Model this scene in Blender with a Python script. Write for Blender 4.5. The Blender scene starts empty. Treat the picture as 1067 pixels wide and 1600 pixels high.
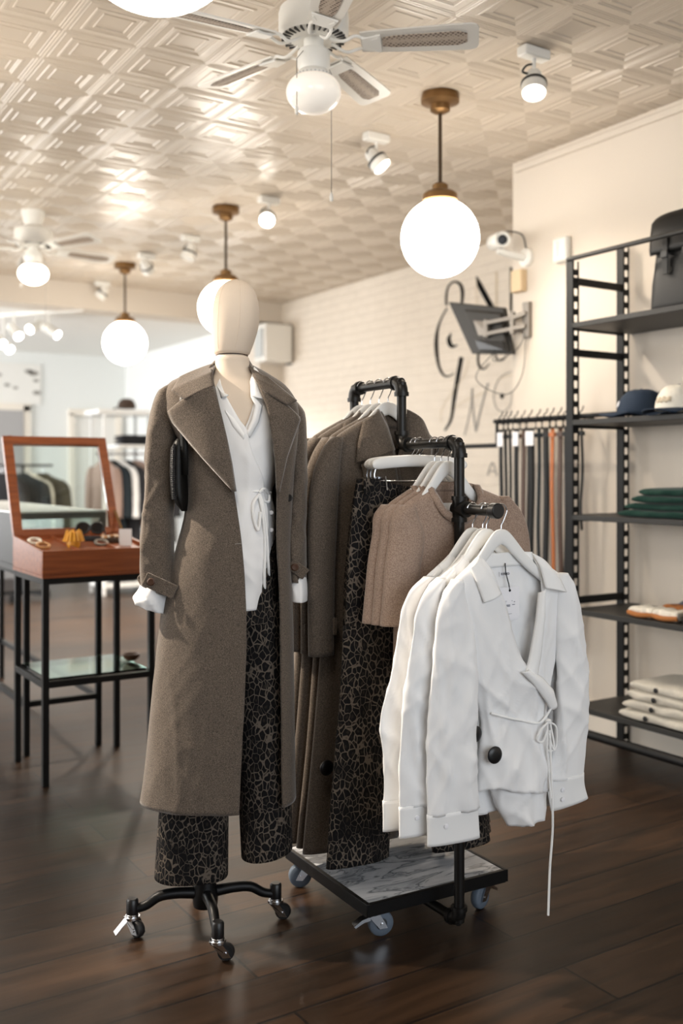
import bpy, bmesh, math, random
from mathutils import Vector, Matrix, noise
import numpy as np
random.seed(7)
SC = bpy.context.scene
COL = SC.collection
R = math.radians
pi = math.pi
# ---------------------------------------------------------------- camera, light, exposure
F, CX, HZ, CAMH, YAW = 1560.0, 533.5, 738.0, 1.30, R(32.5)
cam = bpy.data.cameras.new('camera')
camo = bpy.data.objects.new('camera', cam); COL.objects.link(camo)
cam.sensor_fit = 'VERTICAL'; cam.sensor_height = 36.0; cam.lens = 35.1
cam.shift_y = -62 / 1600.0
cam.dof.use_dof = True; cam.dof.focus_distance = 2.72; cam.dof.aperture_fstop = 1.9
camo.location = (0, 0, CAMH); camo.rotation_euler = (pi / 2, 0, -YAW)
SC.camera = camo
vs = SC.view_settings
vs.view_transform = 'Standard'; vs.look = 'None'; vs.gamma = 1.0; vs.use_curve_mapping = False
vs.exposure = 0.28
wd = bpy.data.worlds.new('daylight'); SC.world = wd; wd.use_nodes = True
nt = wd.node_tree
bg = nt.nodes['Background']
bg.inputs[0].default_value = (0.78, 0.88, 1.0, 1); bg.inputs[1].default_value = 1.0
def area(name, loc, rot, sx, sy, power, color):
    l = bpy.data.lights.new(name, 'AREA'); l.shape = 'RECTANGLE'; l.size = sx; l.size_y = sy
    l.energy = power; l.color = color
    o = bpy.data.objects.new(name, l); COL.objects.link(o); o.location = loc; o.rotation_euler = rot
    return o
# daylight through the shop window behind the camera, the side windows and the far room's windows
area('daylight_front', (1.2, -2.35, 1.75), (R(90), 0, 0), 3.6, 2.2, 60, (0.90, 0.95, 1.0))
area('daylight_side', (-3.05, 5.4, 1.7), (R(90), 0, R(-90)), 4.5, 2.0, 130, (1.0, 0.95, 0.88))
area('daylight_back_room', (-0.9, 10.65, 1.6), (R(90), 0, R(-90)), 2.8, 2.0, 170, (0.98, 0.98, 0.98))
P_GLOBE, P_SPOT, P_FAN = 14.0, 30.0, 6.0
WARM = (1.0, 0.86, 0.70)
# ---------------------------------------------------------------- frames: pixel rays met with real planes
def cw(lat, zd, h=0.0):
    return Vector((lat * math.cos(YAW) + zd * math.sin(YAW), -lat * math.sin(YAW) + zd * math.cos(YAW), h))
def ray(px, py):
    return cw((px - CX) / F, 1.0, (HZ - py) / F)
CAM0 = Vector((0, 0, CAMH))
def hitX(px, py, X):
    d = ray(px, py); return CAM0 + d * (X / d.x)
def hitY(px, py, Y):
    d = ray(px, py); return CAM0 + d * (Y / d.y)
def hitH(px, py, h):
    d = ray(px, py); return CAM0 + d * ((h - CAMH) / d.z)
def depth(px, py, zd):
    return CAM0 + ray(px, py) * zd
# ---------------------------------------------------------------- materials
def s2l(c):
    return tuple(((v / 255.0) / 12.92 if v / 255.0 <= 0.04045 else ((v / 255.0 + 0.055) / 1.055) ** 2.4) for v in c) + (1.0,)
M = {}
def mat(name, rgb, rough=0.5, metal=0.0, var=0.06, scale=8.0, bump=0.0, bscale=60.0, emit=0.0, ecol=None, sheen=0.0, coat=0.0, trans=0.0, ior=1.45, spec=0.5):
    m = bpy.data.materials.new(name); m.use_nodes = True
    t = m.node_tree; N = t.nodes; L = t.links
    b = N['Principled BSDF']
    c = s2l(rgb)
    b.inputs['Roughness'].default_value = rough; b.inputs['Metallic'].default_value = metal
    b.inputs['Specular IOR Level'].default_value = spec
    tc = N.new('ShaderNodeTexCoord')
    nz = N.new('ShaderNodeTexNoise'); nz.inputs['Scale'].default_value = scale; nz.inputs['Detail'].default_value = 4
    L.new(tc.outputs['Object'], nz.inputs['Vector'])
    mx = N.new('ShaderNodeMix'); mx.data_type = 'RGBA'
    mx.inputs[6].default_value = tuple(v * (1 - var) for v in c[:3]) + (1,)
    mx.inputs[7].default_value = tuple(min(1, v * (1 + var)) for v in c[:3]) + (1,)
    L.new(nz.outputs['Fac'], mx.inputs[0]); L.new(mx.outputs[2], b.inputs['Base Color'])
    if bump:
        n2 = N.new('ShaderNodeTexNoise'); n2.inputs['Scale'].default_value = bscale; n2.inputs['Detail'].default_value = 5
        L.new(tc.outputs['Object'], n2.inputs['Vector'])
        bp = N.new('ShaderNodeBump'); bp.inputs['Strength'].default_value = bump; bp.inputs['Distance'].default_value = 0.003
        L.new(n2.outputs['Fac'], bp.inputs['Height']); L.new(bp.outputs['Normal'], b.inputs['Normal'])
    if emit:
        b.inputs['Emission Strength'].default_value = emit
        b.inputs['Emission Color'].default_value = tuple(ecol or c[:3])[:3] + (1,)
    if sheen:
        b.inputs['Sheen Weight'].default_value = sheen; b.inputs['Sheen Roughness'].default_value = 0.4
    if coat: b.inputs['Coat Weight'].default_value = coat
    if trans:
        b.inputs['Transmission Weight'].default_value = trans; b.inputs['IOR'].default_value = ior
    M[name] = m
    return m
def nodes(m):
    t = m.node_tree
    return t, t.nodes, t.links, t.nodes['Principled BSDF']
def wool(name, dark, light, rough=0.95, scale=420.0, sheen=0.35):
    m = mat(name, dark, rough, 0, 0.05, 5, sheen=sheen, spec=0.2)
    t, N, L, b = nodes(m)
    tc = N.new('ShaderNodeTexCoord'); n = N.new('ShaderNodeTexNoise')
    n.inputs['Scale'].default_value = scale; n.inputs['Detail'].default_value = 2
    L.new(tc.outputs['Object'], n.inputs['Vector'])
    cr = N.new('ShaderNodeValToRGB'); cr.color_ramp.elements[0].position = 0.36; cr.color_ramp.elements[1].position = 0.66
    cr.color_ramp.elements[0].color = s2l(dark); cr.color_ramp.elements[1].color = s2l(light)
    L.new(n.outputs['Fac'], cr.inputs['Fac']); L.new(cr.outputs['Color'], b.inputs['Base Color'])
    bp = N.new('ShaderNodeBump'); bp.inputs['Strength'].default_value = 0.35; bp.inputs['Distance'].default_value = 0.002
    L.new(n.outputs['Fac'], bp.inputs['Height']); L.new(bp.outputs['Normal'], b.inputs['Normal'])
    return m
wool('coat_wool', (74, 67, 60), (114, 102, 91))
wool('sweater_knit', (139, 118, 104), (168, 147, 132), scale=300)
wool('green_knit', (22, 48, 42), (38, 70, 60), scale=350, sheen=0.1)
wool('cream_knit', (196, 190, 176), (222, 216, 204), scale=350, sheen=0.1)
wool('taupe_knit', (150, 125, 115), (182, 160, 148), scale=200)
mat('white_cotton', (240, 240, 240), 0.75, 0, 0.02, 6, bump=0.3, bscale=22, spec=0.25)
mat('white_cotton_trim', (243, 243, 242), 0.75, 0, 0.02, 6, spec=0.25)
mat('linen', (220, 204, 186), 0.8, 0, 0.03, 20, bump=0.12, bscale=500, spec=0.2)
def leopard():
    m = mat('leopard_denim', (12, 12, 14), 0.85, 0, 0.05, 5, spec=0.2)
    t, N, L, b = nodes(m)
    tc = N.new('ShaderNodeTexCoord')
    nz = N.new('ShaderNodeTexNoise'); nz.inputs['Scale'].default_value = 30
    L.new(tc.outputs['Object'], nz.inputs['Vector'])
    ad = N.new('ShaderNodeMix'); ad.data_type = 'VECTOR'; ad.inputs[0].default_value = 0.016
    L.new(tc.outputs['Object'], ad.inputs[4]); L.new(nz.outputs['Color'], ad.inputs[5])
    mp = N.new('ShaderNodeMapping'); mp.inputs['Scale'].default_value = (1.25, 1.25, 0.85)
    L.new(ad.outputs[1], mp.inputs['Vector'])
    v = N.new('ShaderNodeTexVoronoi'); v.feature = 'DISTANCE_TO_EDGE'; v.inputs['Scale'].default_value = 54
    L.new(mp.outputs['Vector'], v.inputs['Vector'])
    v1 = N.new('ShaderNodeTexVoronoi'); v1.feature = 'F1'; v1.inputs['Scale'].default_value = 54
    L.new(mp.outputs['Vector'], v1.inputs['Vector'])
    n2 = N.new('ShaderNodeTexNoise'); n2.inputs['Scale'].default_value = 18
    L.new(tc.outputs['Object'], n2.inputs['Vector'])
    # tan net between the blotches, broken by noise
    th = N.new('ShaderNodeMapRange'); th.inputs[1].default_value = 0.3; th.inputs[2].default_value = 0.7
    th.inputs[3].default_value = 0.015; th.inputs[4].default_value = 0.11
    L.new(n2.outputs['Fac'], th.inputs[0])
    lt = N.new('ShaderNodeMath'); lt.operation = 'SUBTRACT'
    L.new(th.outputs[0], lt.inputs[0]); L.new(v.outputs['Distance'], lt.inputs[1])
    sh = N.new('ShaderNodeMapRange'); sh.inputs[1].default_value = -0.02; sh.inputs[2].default_value = 0.04
    L.new(lt.outputs[0], sh.inputs[0])
    ce = N.new('ShaderNodeMapRange'); ce.inputs[1].default_value = 0.30; ce.inputs[2].default_value = 0.14
    L.new(v1.outputs['Distance'], ce.inputs[0])
    m1 = N.new('ShaderNodeMix'); m1.data_type = 'RGBA'
    m1.inputs[6].default_value = s2l((13, 13, 15)); m1.inputs[7].default_value = s2l((38, 33, 29))
    L.new(ce.outputs[0], m1.inputs[0])
    m2 = N.new('ShaderNodeMix'); m2.data_type = 'RGBA'; m2.inputs[7].default_value = s2l((98, 89, 80))
    L.new(sh.outputs[0], m2.inputs[0]); L.new(m1.outputs[2], m2.inputs[6]); L.new(m2.outputs[2], b.inputs['Base Color'])
leopard()
mat('black_metal', (22, 22, 23), 0.42, 0.6, 0.1, 20, bump=0.05, bscale=200)
mat('black_iron_pipe', (44, 43, 42), 0.38, 0.75, 0.25, 14, bump=0.15, bscale=90)
mat('powder_black', (13, 13, 14), 0.5, 0.0, 0.1, 20, spec=0.3)
mat('shelf_steel', (52, 51, 49), 0.5, 0.1, 0.08, 12, spec=0.35)
mat('chrome', (200, 202, 206), 0.18, 1.0, 0.04, 30)
mat('grey_rubber', (92, 104, 118), 0.6, 0, 0.06, 40)
mat('black_rubber', (20, 20, 22), 0.55, 0, 0.06, 40)
mat('black_plastic', (16, 16, 18), 0.35, 0, 0.05, 40)
mat('black_leather', (13, 13, 12), 0.5, 0, 0.15, 25, bump=0.25, bscale=160, spec=0.3)
mat('white_lacquer', (238, 238, 236), 0.35, 0, 0.02, 10)
mat('white_plastic', (232, 230, 224), 0.45, 0, 0.02, 10)
mat('beige_plastic', (222, 196, 158), 0.5, 0, 0.03, 10)
mat('aged_brass', (128, 98, 64), 0.4, 0.9, 0.2, 18)
mat('dark_bronze', (74, 60, 46), 0.45, 0.8, 0.15, 18)
mat('steel_grey', (140, 134, 127), 0.45, 0.7, 0.06, 20)
mat('dark_grey_plastic', (52, 51, 49), 0.5, 0.1, 0.05, 20)
mat('globe_glass', (255, 246, 232), 0.25, 0, 0.0, 5, emit=P_GLOBE, ecol=(1.0, 0.92, 0.81))
mat('fan_globe_glass', (244, 238, 228), 0.18, 0, 0.0, 5, emit=0.28, ecol=(1.0, 0.92, 0.82))
mat('fan_globe_lit', (255, 246, 232), 0.25, 0, 0.0, 5, emit=P_FAN, ecol=(1.0, 0.92, 0.80))
mat('lamp_lens', (255, 250, 240), 0.3, 0, 0.0, 5, emit=14.0, ecol=(1.0, 0.93, 0.82))
mat('far_lamp_lens', (255, 250, 240), 0.3, 0, 0.0, 5, emit=10.0, ecol=(1.0, 0.98, 0.94))
mat('fan_blade_white', (226, 222, 214), 0.4, 0, 0.03, 10)
def cane():
    m = mat('cane_weave', (150, 134, 118), 0.7)
    t, N, L, b = nodes(m)
    tc = N.new('ShaderNodeTexCoord'); v = N.new('ShaderNodeTexVoronoi'); v.inputs['Scale'].default_value = 85
    v.inputs['Randomness'].default_value = 0.15
    L.new(tc.outputs['Object'], v.inputs['Vector'])
    cr = N.new('ShaderNodeValToRGB'); cr.color_ramp.elements[0].position = 0.25; cr.color_ramp.elements[1].position = 0.5
    cr.color_ramp.elements[0].color = s2l((98, 84, 74)); cr.color_ramp.elements[1].color = s2l((182, 166, 150))
    L.new(v.outputs['Distance'], cr.inputs['Fac']); L.new(cr.outputs['Color'], b.inputs['Base Color'])
cane()
def wood(name, dark, light, rough, stretch=(1, 12, 12), scale=4.0, coat=0.0):
    m = mat(name, dark, rough, coat=coat)
    t, N, L, b = nodes(m)
    tc = N.new('ShaderNodeTexCoord'); mp = N.new('ShaderNodeMapping'); mp.inputs['Scale'].default_value = stretch
    n = N.new('ShaderNodeTexNoise'); n.inputs['Scale'].default_value = scale; n.inputs['Detail'].default_value = 6
    L.new(tc.outputs['Object'], mp.inputs['Vector']); L.new(mp.outputs['Vector'], n.inputs['Vector'])
    cr = N.new('ShaderNodeValToRGB'); cr.color_ramp.elements[0].position = 0.3; cr.color_ramp.elements[1].position = 0.7
    cr.color_ramp.elements[0].color = s2l(dark); cr.color_ramp.elements[1].color = s2l(light)
    L.new(n.outputs['Fac'], cr.inputs['Fac']); L.new(cr.outputs['Color'], b.inputs['Base Color'])
    return m
wood('cherry_wood', (118, 58, 26), (158, 86, 44), 0.35, coat=0.2)
mat('clear_glass', (235, 245, 242), 0.02, 0, 0, 5, trans=1.0, ior=1.45)
mat('green_edge_glass', (190, 232, 214), 0.03, 0, 0, 5, trans=1.0, ior=1.45)
def marble():
    m = mat('marble', (205, 205, 205), 0.08)
    t, N, L, b = nodes(m)
    tc = N.new('ShaderNodeTexCoord'); mp = N.new('ShaderNodeMapping'); mp.inputs['Scale'].default_value = (3.0, 11, 5)
    mp.inputs['Rotation'].default_value = (0, 0, 0.5)
    n = N.new('ShaderNodeTexNoise'); n.inputs['Scale'].default_value = 1.6; n.inputs['Detail'].default_value = 12; n.inputs['Distortion'].default_value = 1.6
    L.new(tc.outputs['Object'], mp.inputs['Vector']); L.new(mp.outputs['Vector'], n.inputs['Vector'])
    cr = N.new('ShaderNodeValToRGB')
    e = cr.color_ramp.elements; e[0].position = 0.30; e[0].color = s2l((120, 124, 130)); e[1].position = 0.66; e[1].color = s2l((214, 216, 220))
    q = e.new(0.50); q.color = s2l((196, 199, 204)); q2 = e.new(0.46); q2.color = s2l((110, 114, 120)); q3 = e.new(0.42); q3.color = s2l((182, 186, 192))
    L.new(n.outputs['Fac'], cr.inputs['Fac']); L.new(cr.outputs['Color'], b.inputs['Base Color'])
marble()
mat('wall_paint', (216, 206, 193), 0.7, 0, 0.015, 2, bump=0.06, bscale=40, spec=0.3)
mat('white_trim', (236, 228, 216), 0.5, 0, 0.02, 4)
mat('back_wall_paint', (232, 234, 232), 0.7, 0, 0.015, 2, spec=0.3)
mat('grey_door_paint', (170, 168, 168), 0.6, 0, 0.02, 4)
mat('tin_ceiling_paint', (206, 193, 176), 0.28, 0, 0.04, 1.5, spec=0.6)
mat('plaster_white', (235, 233, 228), 0.7, 0, 0.02, 3)
def brick():
    m = mat('painted_brick', (226, 216, 202), 0.6, spec=0.3)
    t, N, L, b = nodes(m)
    tc = N.new('ShaderNodeTexCoord'); sp = N.new('ShaderNodeSeparateXYZ'); cb = N.new('ShaderNodeCombineXYZ')
    L.new(tc.outputs['Object'], sp.inputs[0]); L.new(sp.outputs['Y'], cb.inputs['X']); L.new(sp.outputs['Z'], cb.inputs['Y'])
    br = N.new('ShaderNodeTexBrick'); br.inputs['Scale'].default_value = 1.0
    br.inputs['Brick Width'].default_value = 0.21; br.inputs['Row Height'].default_value = 0.075; br.inputs['Mortar Size'].default_value = 0.006
    br.inputs['Mortar Smooth'].default_value = 0.6
    L.new(cb.outputs[0], br.inputs['Vector'])
    n = N.new('ShaderNodeTexNoise'); n.inputs['Scale'].default_value = 18; L.new(tc.outputs['Object'], n.inputs['Vector'])
    mt = N.new('ShaderNodeMath'); mt.operation = 'MULTIPLY_ADD'; mt.inputs[1].default_value = -1.0
    L.new(br.outputs['Fac'], mt.inputs[0]); L.new(n.outputs['Fac'], mt.inputs[2])
    bp = N.new('ShaderNodeBump'); bp.inputs['Strength'].default_value = 0.6; bp.inputs['Distance'].default_value = 0.006
    L.new(mt.outputs[0], bp.inputs['Height']); L.new(bp.outputs['Normal'], b.inputs['Normal'])
brick()
def floor_mat():
    m = mat('dark_oak_planks', (60, 42, 30), 0.4, spec=0.35)
    t, N, L, b = nodes(m)
    tc = N.new('ShaderNodeTexCoord')
    br = N.new('ShaderNodeTexBrick'); br.inputs['Scale'].default_value = 1.0; br.offset = 0.37; br.offset_frequency = 2
    br.inputs['Brick Width'].default_value = 1.9; br.inputs['Row Height'].default_value = 0.19; br.inputs['Mortar Size'].default_value = 0.0042
    br.inputs['Color1'].default_value = (0, 0, 0, 1); br.inputs['Color2'].default_value = (1, 1, 1, 1); br.inputs['Mortar'].default_value = (0.5, 0.5, 0.5, 1)
    L.new(tc.outputs['Object'], br.inputs['Vector'])
    mp = N.new('ShaderNodeMapping'); mp.inputs['Scale'].default_value = (0.9, 9, 1)
    L.new(tc.outputs['Object'], mp.inputs['Vector'])
    sc_ = N.new('ShaderNodeVectorMath'); sc_.operation = 'SCALE'; sc_.inputs[3].default_value = 7.0
    L.new(br.outputs['Color'], sc_.inputs[0])
    ad = N.new('ShaderNodeVectorMath'); ad.operation = 'ADD'
    L.new(mp.outputs['Vector'], ad.inputs[0]); L.new(sc_.outputs[0], ad.inputs[1])
    n = N.new('ShaderNodeTexNoise'); n.inputs['Scale'].default_value = 2.6; n.inputs['Detail'].default_value = 8; n.inputs['Distortion'].default_value = 0.6
    L.new(ad.outputs[0], n.inputs['Vector'])
    cr = N.new('ShaderNodeValToRGB'); e = cr.color_ramp.elements
    e[0].position = 0.28; e[0].color = s2l(FLOOR_D); e[1].position = 0.72; e[1].color = s2l(FLOOR_L)
    L.new(n.outputs['Fac'], cr.inputs['Fac'])
    hs = N.new('ShaderNodeHueSaturation'); L.new(cr.outputs['Color'], hs.inputs['Color'])
    mr = N.new('ShaderNodeMapRange'); mr.inputs[3].default_value = 0.65; mr.inputs[4].default_value = 1.5
    sx = N.new('ShaderNodeSeparateColor'); L.new(br.outputs['Color'], sx.inputs[0]); L.new(sx.outputs[0], mr.inputs[0]); L.new(mr.outputs[0], hs.inputs['Value'])
    mx = N.new('ShaderNodeMix'); mx.data_type = 'RGBA'; mx.inputs[7].default_value = s2l((18, 12, 9))
    L.new(br.outputs['Fac'], mx.inputs[0]); L.new(hs.outputs['Color'], mx.inputs[6]); L.new(mx.outputs[2], b.inputs['Base Color'])
    rr = N.new('ShaderNodeMapRange'); rr.inputs[3].default_value = 0.30; rr.inputs[4].default_value = 0.44
    L.new(n.outputs['Fac'], rr.inputs[0]); L.new(rr.outputs[0], b.inputs['Roughness'])
    mt = N.new('ShaderNodeMath'); mt.operation = 'MULTIPLY_ADD'; mt.inputs[1].default_value = -0.8
    L.new(br.outputs['Fac'], mt.inputs[0]); L.new(n.outputs['Fac'], mt.inputs[2])
    bp = N.new('ShaderNodeBump'); bp.inputs['Strength'].default_value = 0.18; bp.inputs['Distance'].default_value = 0.003
    L.new(mt.outputs[0], bp.inputs['Height']); L.new(bp.outputs['Normal'], b.inputs['Normal'])
FLOOR_D, FLOOR_L = (28, 19, 12), (58, 40, 26)
floor_mat()
mat('ink_black', (10, 10, 10), 0.7, spec=0.1)
mat('ink_grey', (150, 146, 140), 0.7)
mat('ink_tan', (205, 190, 165), 0.7)
mat('paper_white', (240, 240, 244), 0.6, var=0.01)
mat('print_grey', (120, 122, 132), 0.7)
mat('navy_cotton', (34, 50, 70), 0.85, 0, 0.08, 30, bump=0.1, bscale=300)
mat('cream_cotton', (236, 230, 216), 0.85, 0, 0.04, 30)
mat('brown_leather', (72, 46, 30), 0.45, 0, 0.1, 25)
mat('cognac_leather', (184, 104, 48), 0.45, 0, 0.08, 25)
mat('brown_felt', (70, 54, 44), 0.9)
mat('rust_cotton', (176, 112, 60), 0.9, 0, 0.1, 20)
mat('slate_cotton', (92, 96, 106), 0.9, 0, 0.1, 20)
mat('charcoal_cotton', (34, 34, 38), 0.9, 0, 0.1, 20)
mat('dark_teal_cotton', (24, 34, 40), 0.9, 0, 0.1, 20)
mat('olive_cotton', (62, 58, 44), 0.9, 0, 0.1, 20)
mat('yellow_plastic', (222, 160, 50), 0.4)
mat('tortoise_plastic', (190, 140, 90), 0.35)
mat('graphite_paint', (60, 62, 64), 0.5, 0.1, 0.05, 10)
mat('counter_top', (196, 200, 200), 0.25, 0, 0.03, 6)
mat('orange_plastic', (200, 90, 40), 0.5)
# ---------------------------------------------------------------- mesh helpers
class MB:
    def __init__(s): s.v = []; s.f = []
    def add(s, vs_, fs):
        o = len(s.v); s.v += [tuple(p) for p in vs_]; s.f += [tuple(i + o for i in f) for f in fs]; return s
    def box(s, c, d, rz=0.0, mtx=None):
        x, y, z = d[0] / 2, d[1] / 2, d[2] / 2
        vs_ = [Vector((i * x, j * y, k * z)) for i in (-1, 1) for j in (-1, 1) for k in (-1, 1)]
        m = mtx if mtx is not None else Matrix.Rotation(rz, 3, 'Z')
        vs_ = [m @ p + Vector(c) for p in vs_]
        return s.add(vs_, [(0, 1, 3, 2), (4, 6, 7, 5), (0, 4, 5, 1), (2, 3, 7, 6), (0, 2, 6, 4), (1, 5, 7, 3)])
    def bar(s, a, b, w, h, up=(0, 0, 1)):
        a = Vector(a); b = Vector(b); d = (b - a); L_ = d.length; d.normalize()
        sd = d.cross(Vector(up))
        if sd.length < 1e-4: sd = d.cross(Vector((0, 1, 0)))
        sd.normalize(); u = sd.cross(d)
        m = Matrix((d, sd, u)).transposed()
        return s.box((a + b) / 2, (L_, w, h), mtx=m)
    def tube(s, pts, r, n=12, cap=True, closed=False):
        pts = [Vector(p) for p in pts]; k = len(pts)
        rs = r if isinstance(r, (list, tuple)) else [r] * k
        rings = []; up = None
        for i, p in enumerate(pts):
            if closed: t = pts[(i + 1) % k] - pts[i - 1]
            else: t = pts[min(i + 1, k - 1)] - pts[max(i - 1, 0)]
            t.normalize()
            if up is None:
                up = Vector((0, 0, 1)) if abs(t.z) < 0.9 else Vector((1, 0, 0))
            a = (up - t * up.dot(t))
            if a.length < 1e-5: a = t.orthogonal()
            a.normalize(); b = t.cross(a); up = a
            rings.append([p + a * (rs[i] * math.cos(q * 2 * pi / n)) + b * (rs[i] * math.sin(q * 2 * pi / n)) for q in range(n)])
        vs_ = [q for g in rings for q in g]; fs = []
        for i in range(k if closed else k - 1):
            j = (i + 1) % k
            for q in range(n):
                fs.append((i * n + q, i * n + (q + 1) % n, j * n + (q + 1) % n, j * n + q))
        if cap and not closed:
            fs.append(tuple(range(n - 1, -1, -1))); fs.append(tuple((k - 1) * n + q for q in range(n)))
        return s.add(vs_, fs)
    def cyl(s, a, b, r, r2=None, n=20):
        return s.tube([a, b], [r, r if r2 is None else r2], n)
    def lathe(s, prof, c=(0, 0, 0), n=32, mtx=None):
        c = Vector(c); vs_ = []; k = len(prof)
        for (r, z) in prof:
            for q in range(n):
                p = Vector((r * math.cos(q * 2 * pi / n), r * math.sin(q * 2 * pi / n), z))
                vs_.append((mtx @ p if mtx is not None else p) + c)
        fs = [(i * n + q, i * n + (q + 1) % n, (i + 1) * n + (q + 1) % n, (i + 1) * n + q) for i in range(k - 1) for q in range(n)]
        if prof[0][0] > 1e-6: fs.append(tuple(range(n - 1, -1, -1)))
        if prof[-1][0] > 1e-6: fs.append(tuple((k - 1) * n + q for q in range(n)))
        return s.add(vs_, fs)
    def rows(s, rows_, closed=False, cap0=False, cap1=False):
        n = len(rows_[0]); vs_ = [p for r in rows_ for p in r]; fs = []
        for i in range(len(rows_) - 1):
            for q in range(n if closed else n - 1):
                q2 = (q + 1) % n
                fs.append((i * n + q, i * n + q2, (i + 1) * n + q2, (i + 1) * n + q))
        if cap0: fs.append(tuple(range(n - 1, -1, -1)))
        if cap1: fs.append(tuple((len(rows_) - 1) * n + q for q in range(n)))
        return s.add(vs_, fs)
    def prism(s, poly, y0, y1, axis='y'):
        n = len(poly)
        def P(a, b, y): return (a, y, b) if axis == 'y' else ((a, b, y) if axis == 'z' else (y, a, b))
        vs_ = [P(a, b, y0) for a, b in poly] + [P(a, b, y1) for a, b in poly]
        fs = [tuple(range(n)), tuple(range(2 * n - 1, n - 1, -1))] + [(i, i + n, (i + 1) % n + n, (i + 1) % n) for i in range(n)]
        return s.add(vs_, fs)
def obj(name, mb, m, parent=None, smooth=True, ang=40, bevel=0, solid=0, sub=0, loc=None, soff=0.0):
    me = bpy.data.meshes.new(name); me.from_pydata([tuple(p) for p in mb.v], [], mb.f)
    bm = bmesh.new(); bm.from_mesh(me); bmesh.ops.remove_doubles(bm, verts=bm.verts, dist=1e-6)
    bmesh.ops.recalc_face_normals(bm, faces=bm.faces); bm.to_mesh(me); bm.free()
    me.materials.append(M[m])
    if smooth:
        me.shade_smooth()
        if ang < 180: me.set_sharp_from_angle(angle=R(ang))
    o = bpy.data.objects.new(name, me); COL.objects.link(o)
    if parent is not None: o.parent = parent
    if loc is not None: o.location = loc
    if solid:
        md = o.modifiers.new('thickness', 'SOLIDIFY'); md.thickness = solid; md.offset = soff
    if bevel:
        md = o.modifiers.new('bevel', 'BEVEL'); md.width = bevel; md.segments = 2; md.limit_method = 'ANGLE'; md.angle_limit = R(35)
    if sub:
        md = o.modifiers.new('sub', 'SUBSURF'); md.levels = sub; md.render_levels = sub
    return o
def tag(o, label, cat, group=None):
    o['label'] = label; o['category'] = cat
    if group: o['group'] = group
    return o
def thing(name, label, cat, loc=(0, 0, 0), rz=0.0, group=None):
    o = bpy.data.objects.new(name, None); COL.objects.link(o); o.empty_display_size = 0.05
    o.location = loc; o.rotation_euler = (0, 0, rz)
    return tag(o, label, cat, group)
def struct(name, mb, m, **k):
    o = obj(name, mb, m, **k); o['kind'] = 'structure'; return o
def copy_tree(o, parent=None):
    c = o.copy(); COL.objects.link(c)
    if parent is not None: c.parent = parent
    for ch in list(o.children): copy_tree(ch, c)
    return c
def box1(c, d, **k): return MB().box(c, d, **k)
def text(name, body, size, m, parent, mtx, depth_=0.0004):
    cu = bpy.data.curves.new(name, 'FONT'); cu.body = body; cu.size = size; cu.extrude = depth_; cu.align_x = 'CENTER'; cu.align_y = 'CENTER'
    t = bpy.data.objects.new(name, cu); COL.objects.link(t)
    bpy.context.view_layer.update()
    me = bpy.data.meshes.new_from_object(t.evaluated_get(bpy.context.evaluated_depsgraph_get()))
    COL.objects.unlink(t); bpy.data.objects.remove(t)
    me.materials.clear(); me.materials.append(M[m])
    o = bpy.data.objects.new(name, me); COL.objects.link(o); o.parent = parent; o.matrix_local = mtx
    return o
def crv(keys, n):
    """Catmull-Rom through keys (first entry of each = parameter), n even samples."""
    k = np.array(keys, float)
    if k[0, 0] > k[-1, 0]: k = k[::-1]
    t = k[:, 0]; y = k[:, 1:]
    d = np.zeros_like(y)
    for i in range(len(t)):
        a, b = max(i - 1, 0), min(i + 1, len(t) - 1)
        d[i] = (y[b] - y[a]) / max(t[b] - t[a], 1e-9)
    out = []
    for s_ in np.linspace(t[0], t[-1], n):
        i = int(min(max(np.searchsorted(t, s_) - 1, 0), len(t) - 2)); h = t[i + 1] - t[i]; q = (s_ - t[i]) / h
        h00 = 2 * q**3 - 3 * q**2 + 1; h10 = q**3 - 2 * q**2 + q; h01 = -2 * q**3 + 3 * q**2; h11 = q**3 - q**2
        out.append(np.concatenate([[s_], h00 * y[i] + h10 * h * d[i] + h01 * y[i + 1] + h11 * h * d[i + 1]]))
    return np.array(out)
def pl(pts, n):
    """resample a polyline to n points by length"""
    p = [Vector(q) for q in pts]; L_ = [0.0]
    for i in range(1, len(p)): L_.append(L_[-1] + (p[i] - p[i - 1]).length)
    out = []
    for s_ in np.linspace(0, L_[-1], n):
        i = 1
        while i < len(p) - 1 and L_[i] < s_: i += 1
        q = (s_ - L_[i - 1]) / max(L_[i] - L_[i - 1], 1e-9); out.append(p[i - 1].lerp(p[i], q))
    return out
def smooth_path(pts, n=24):
    k = [(i,) + tuple(p) for i, p in enumerate(pts)]
    return [Vector(r[1:]) for r in crv(k, n)]
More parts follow.
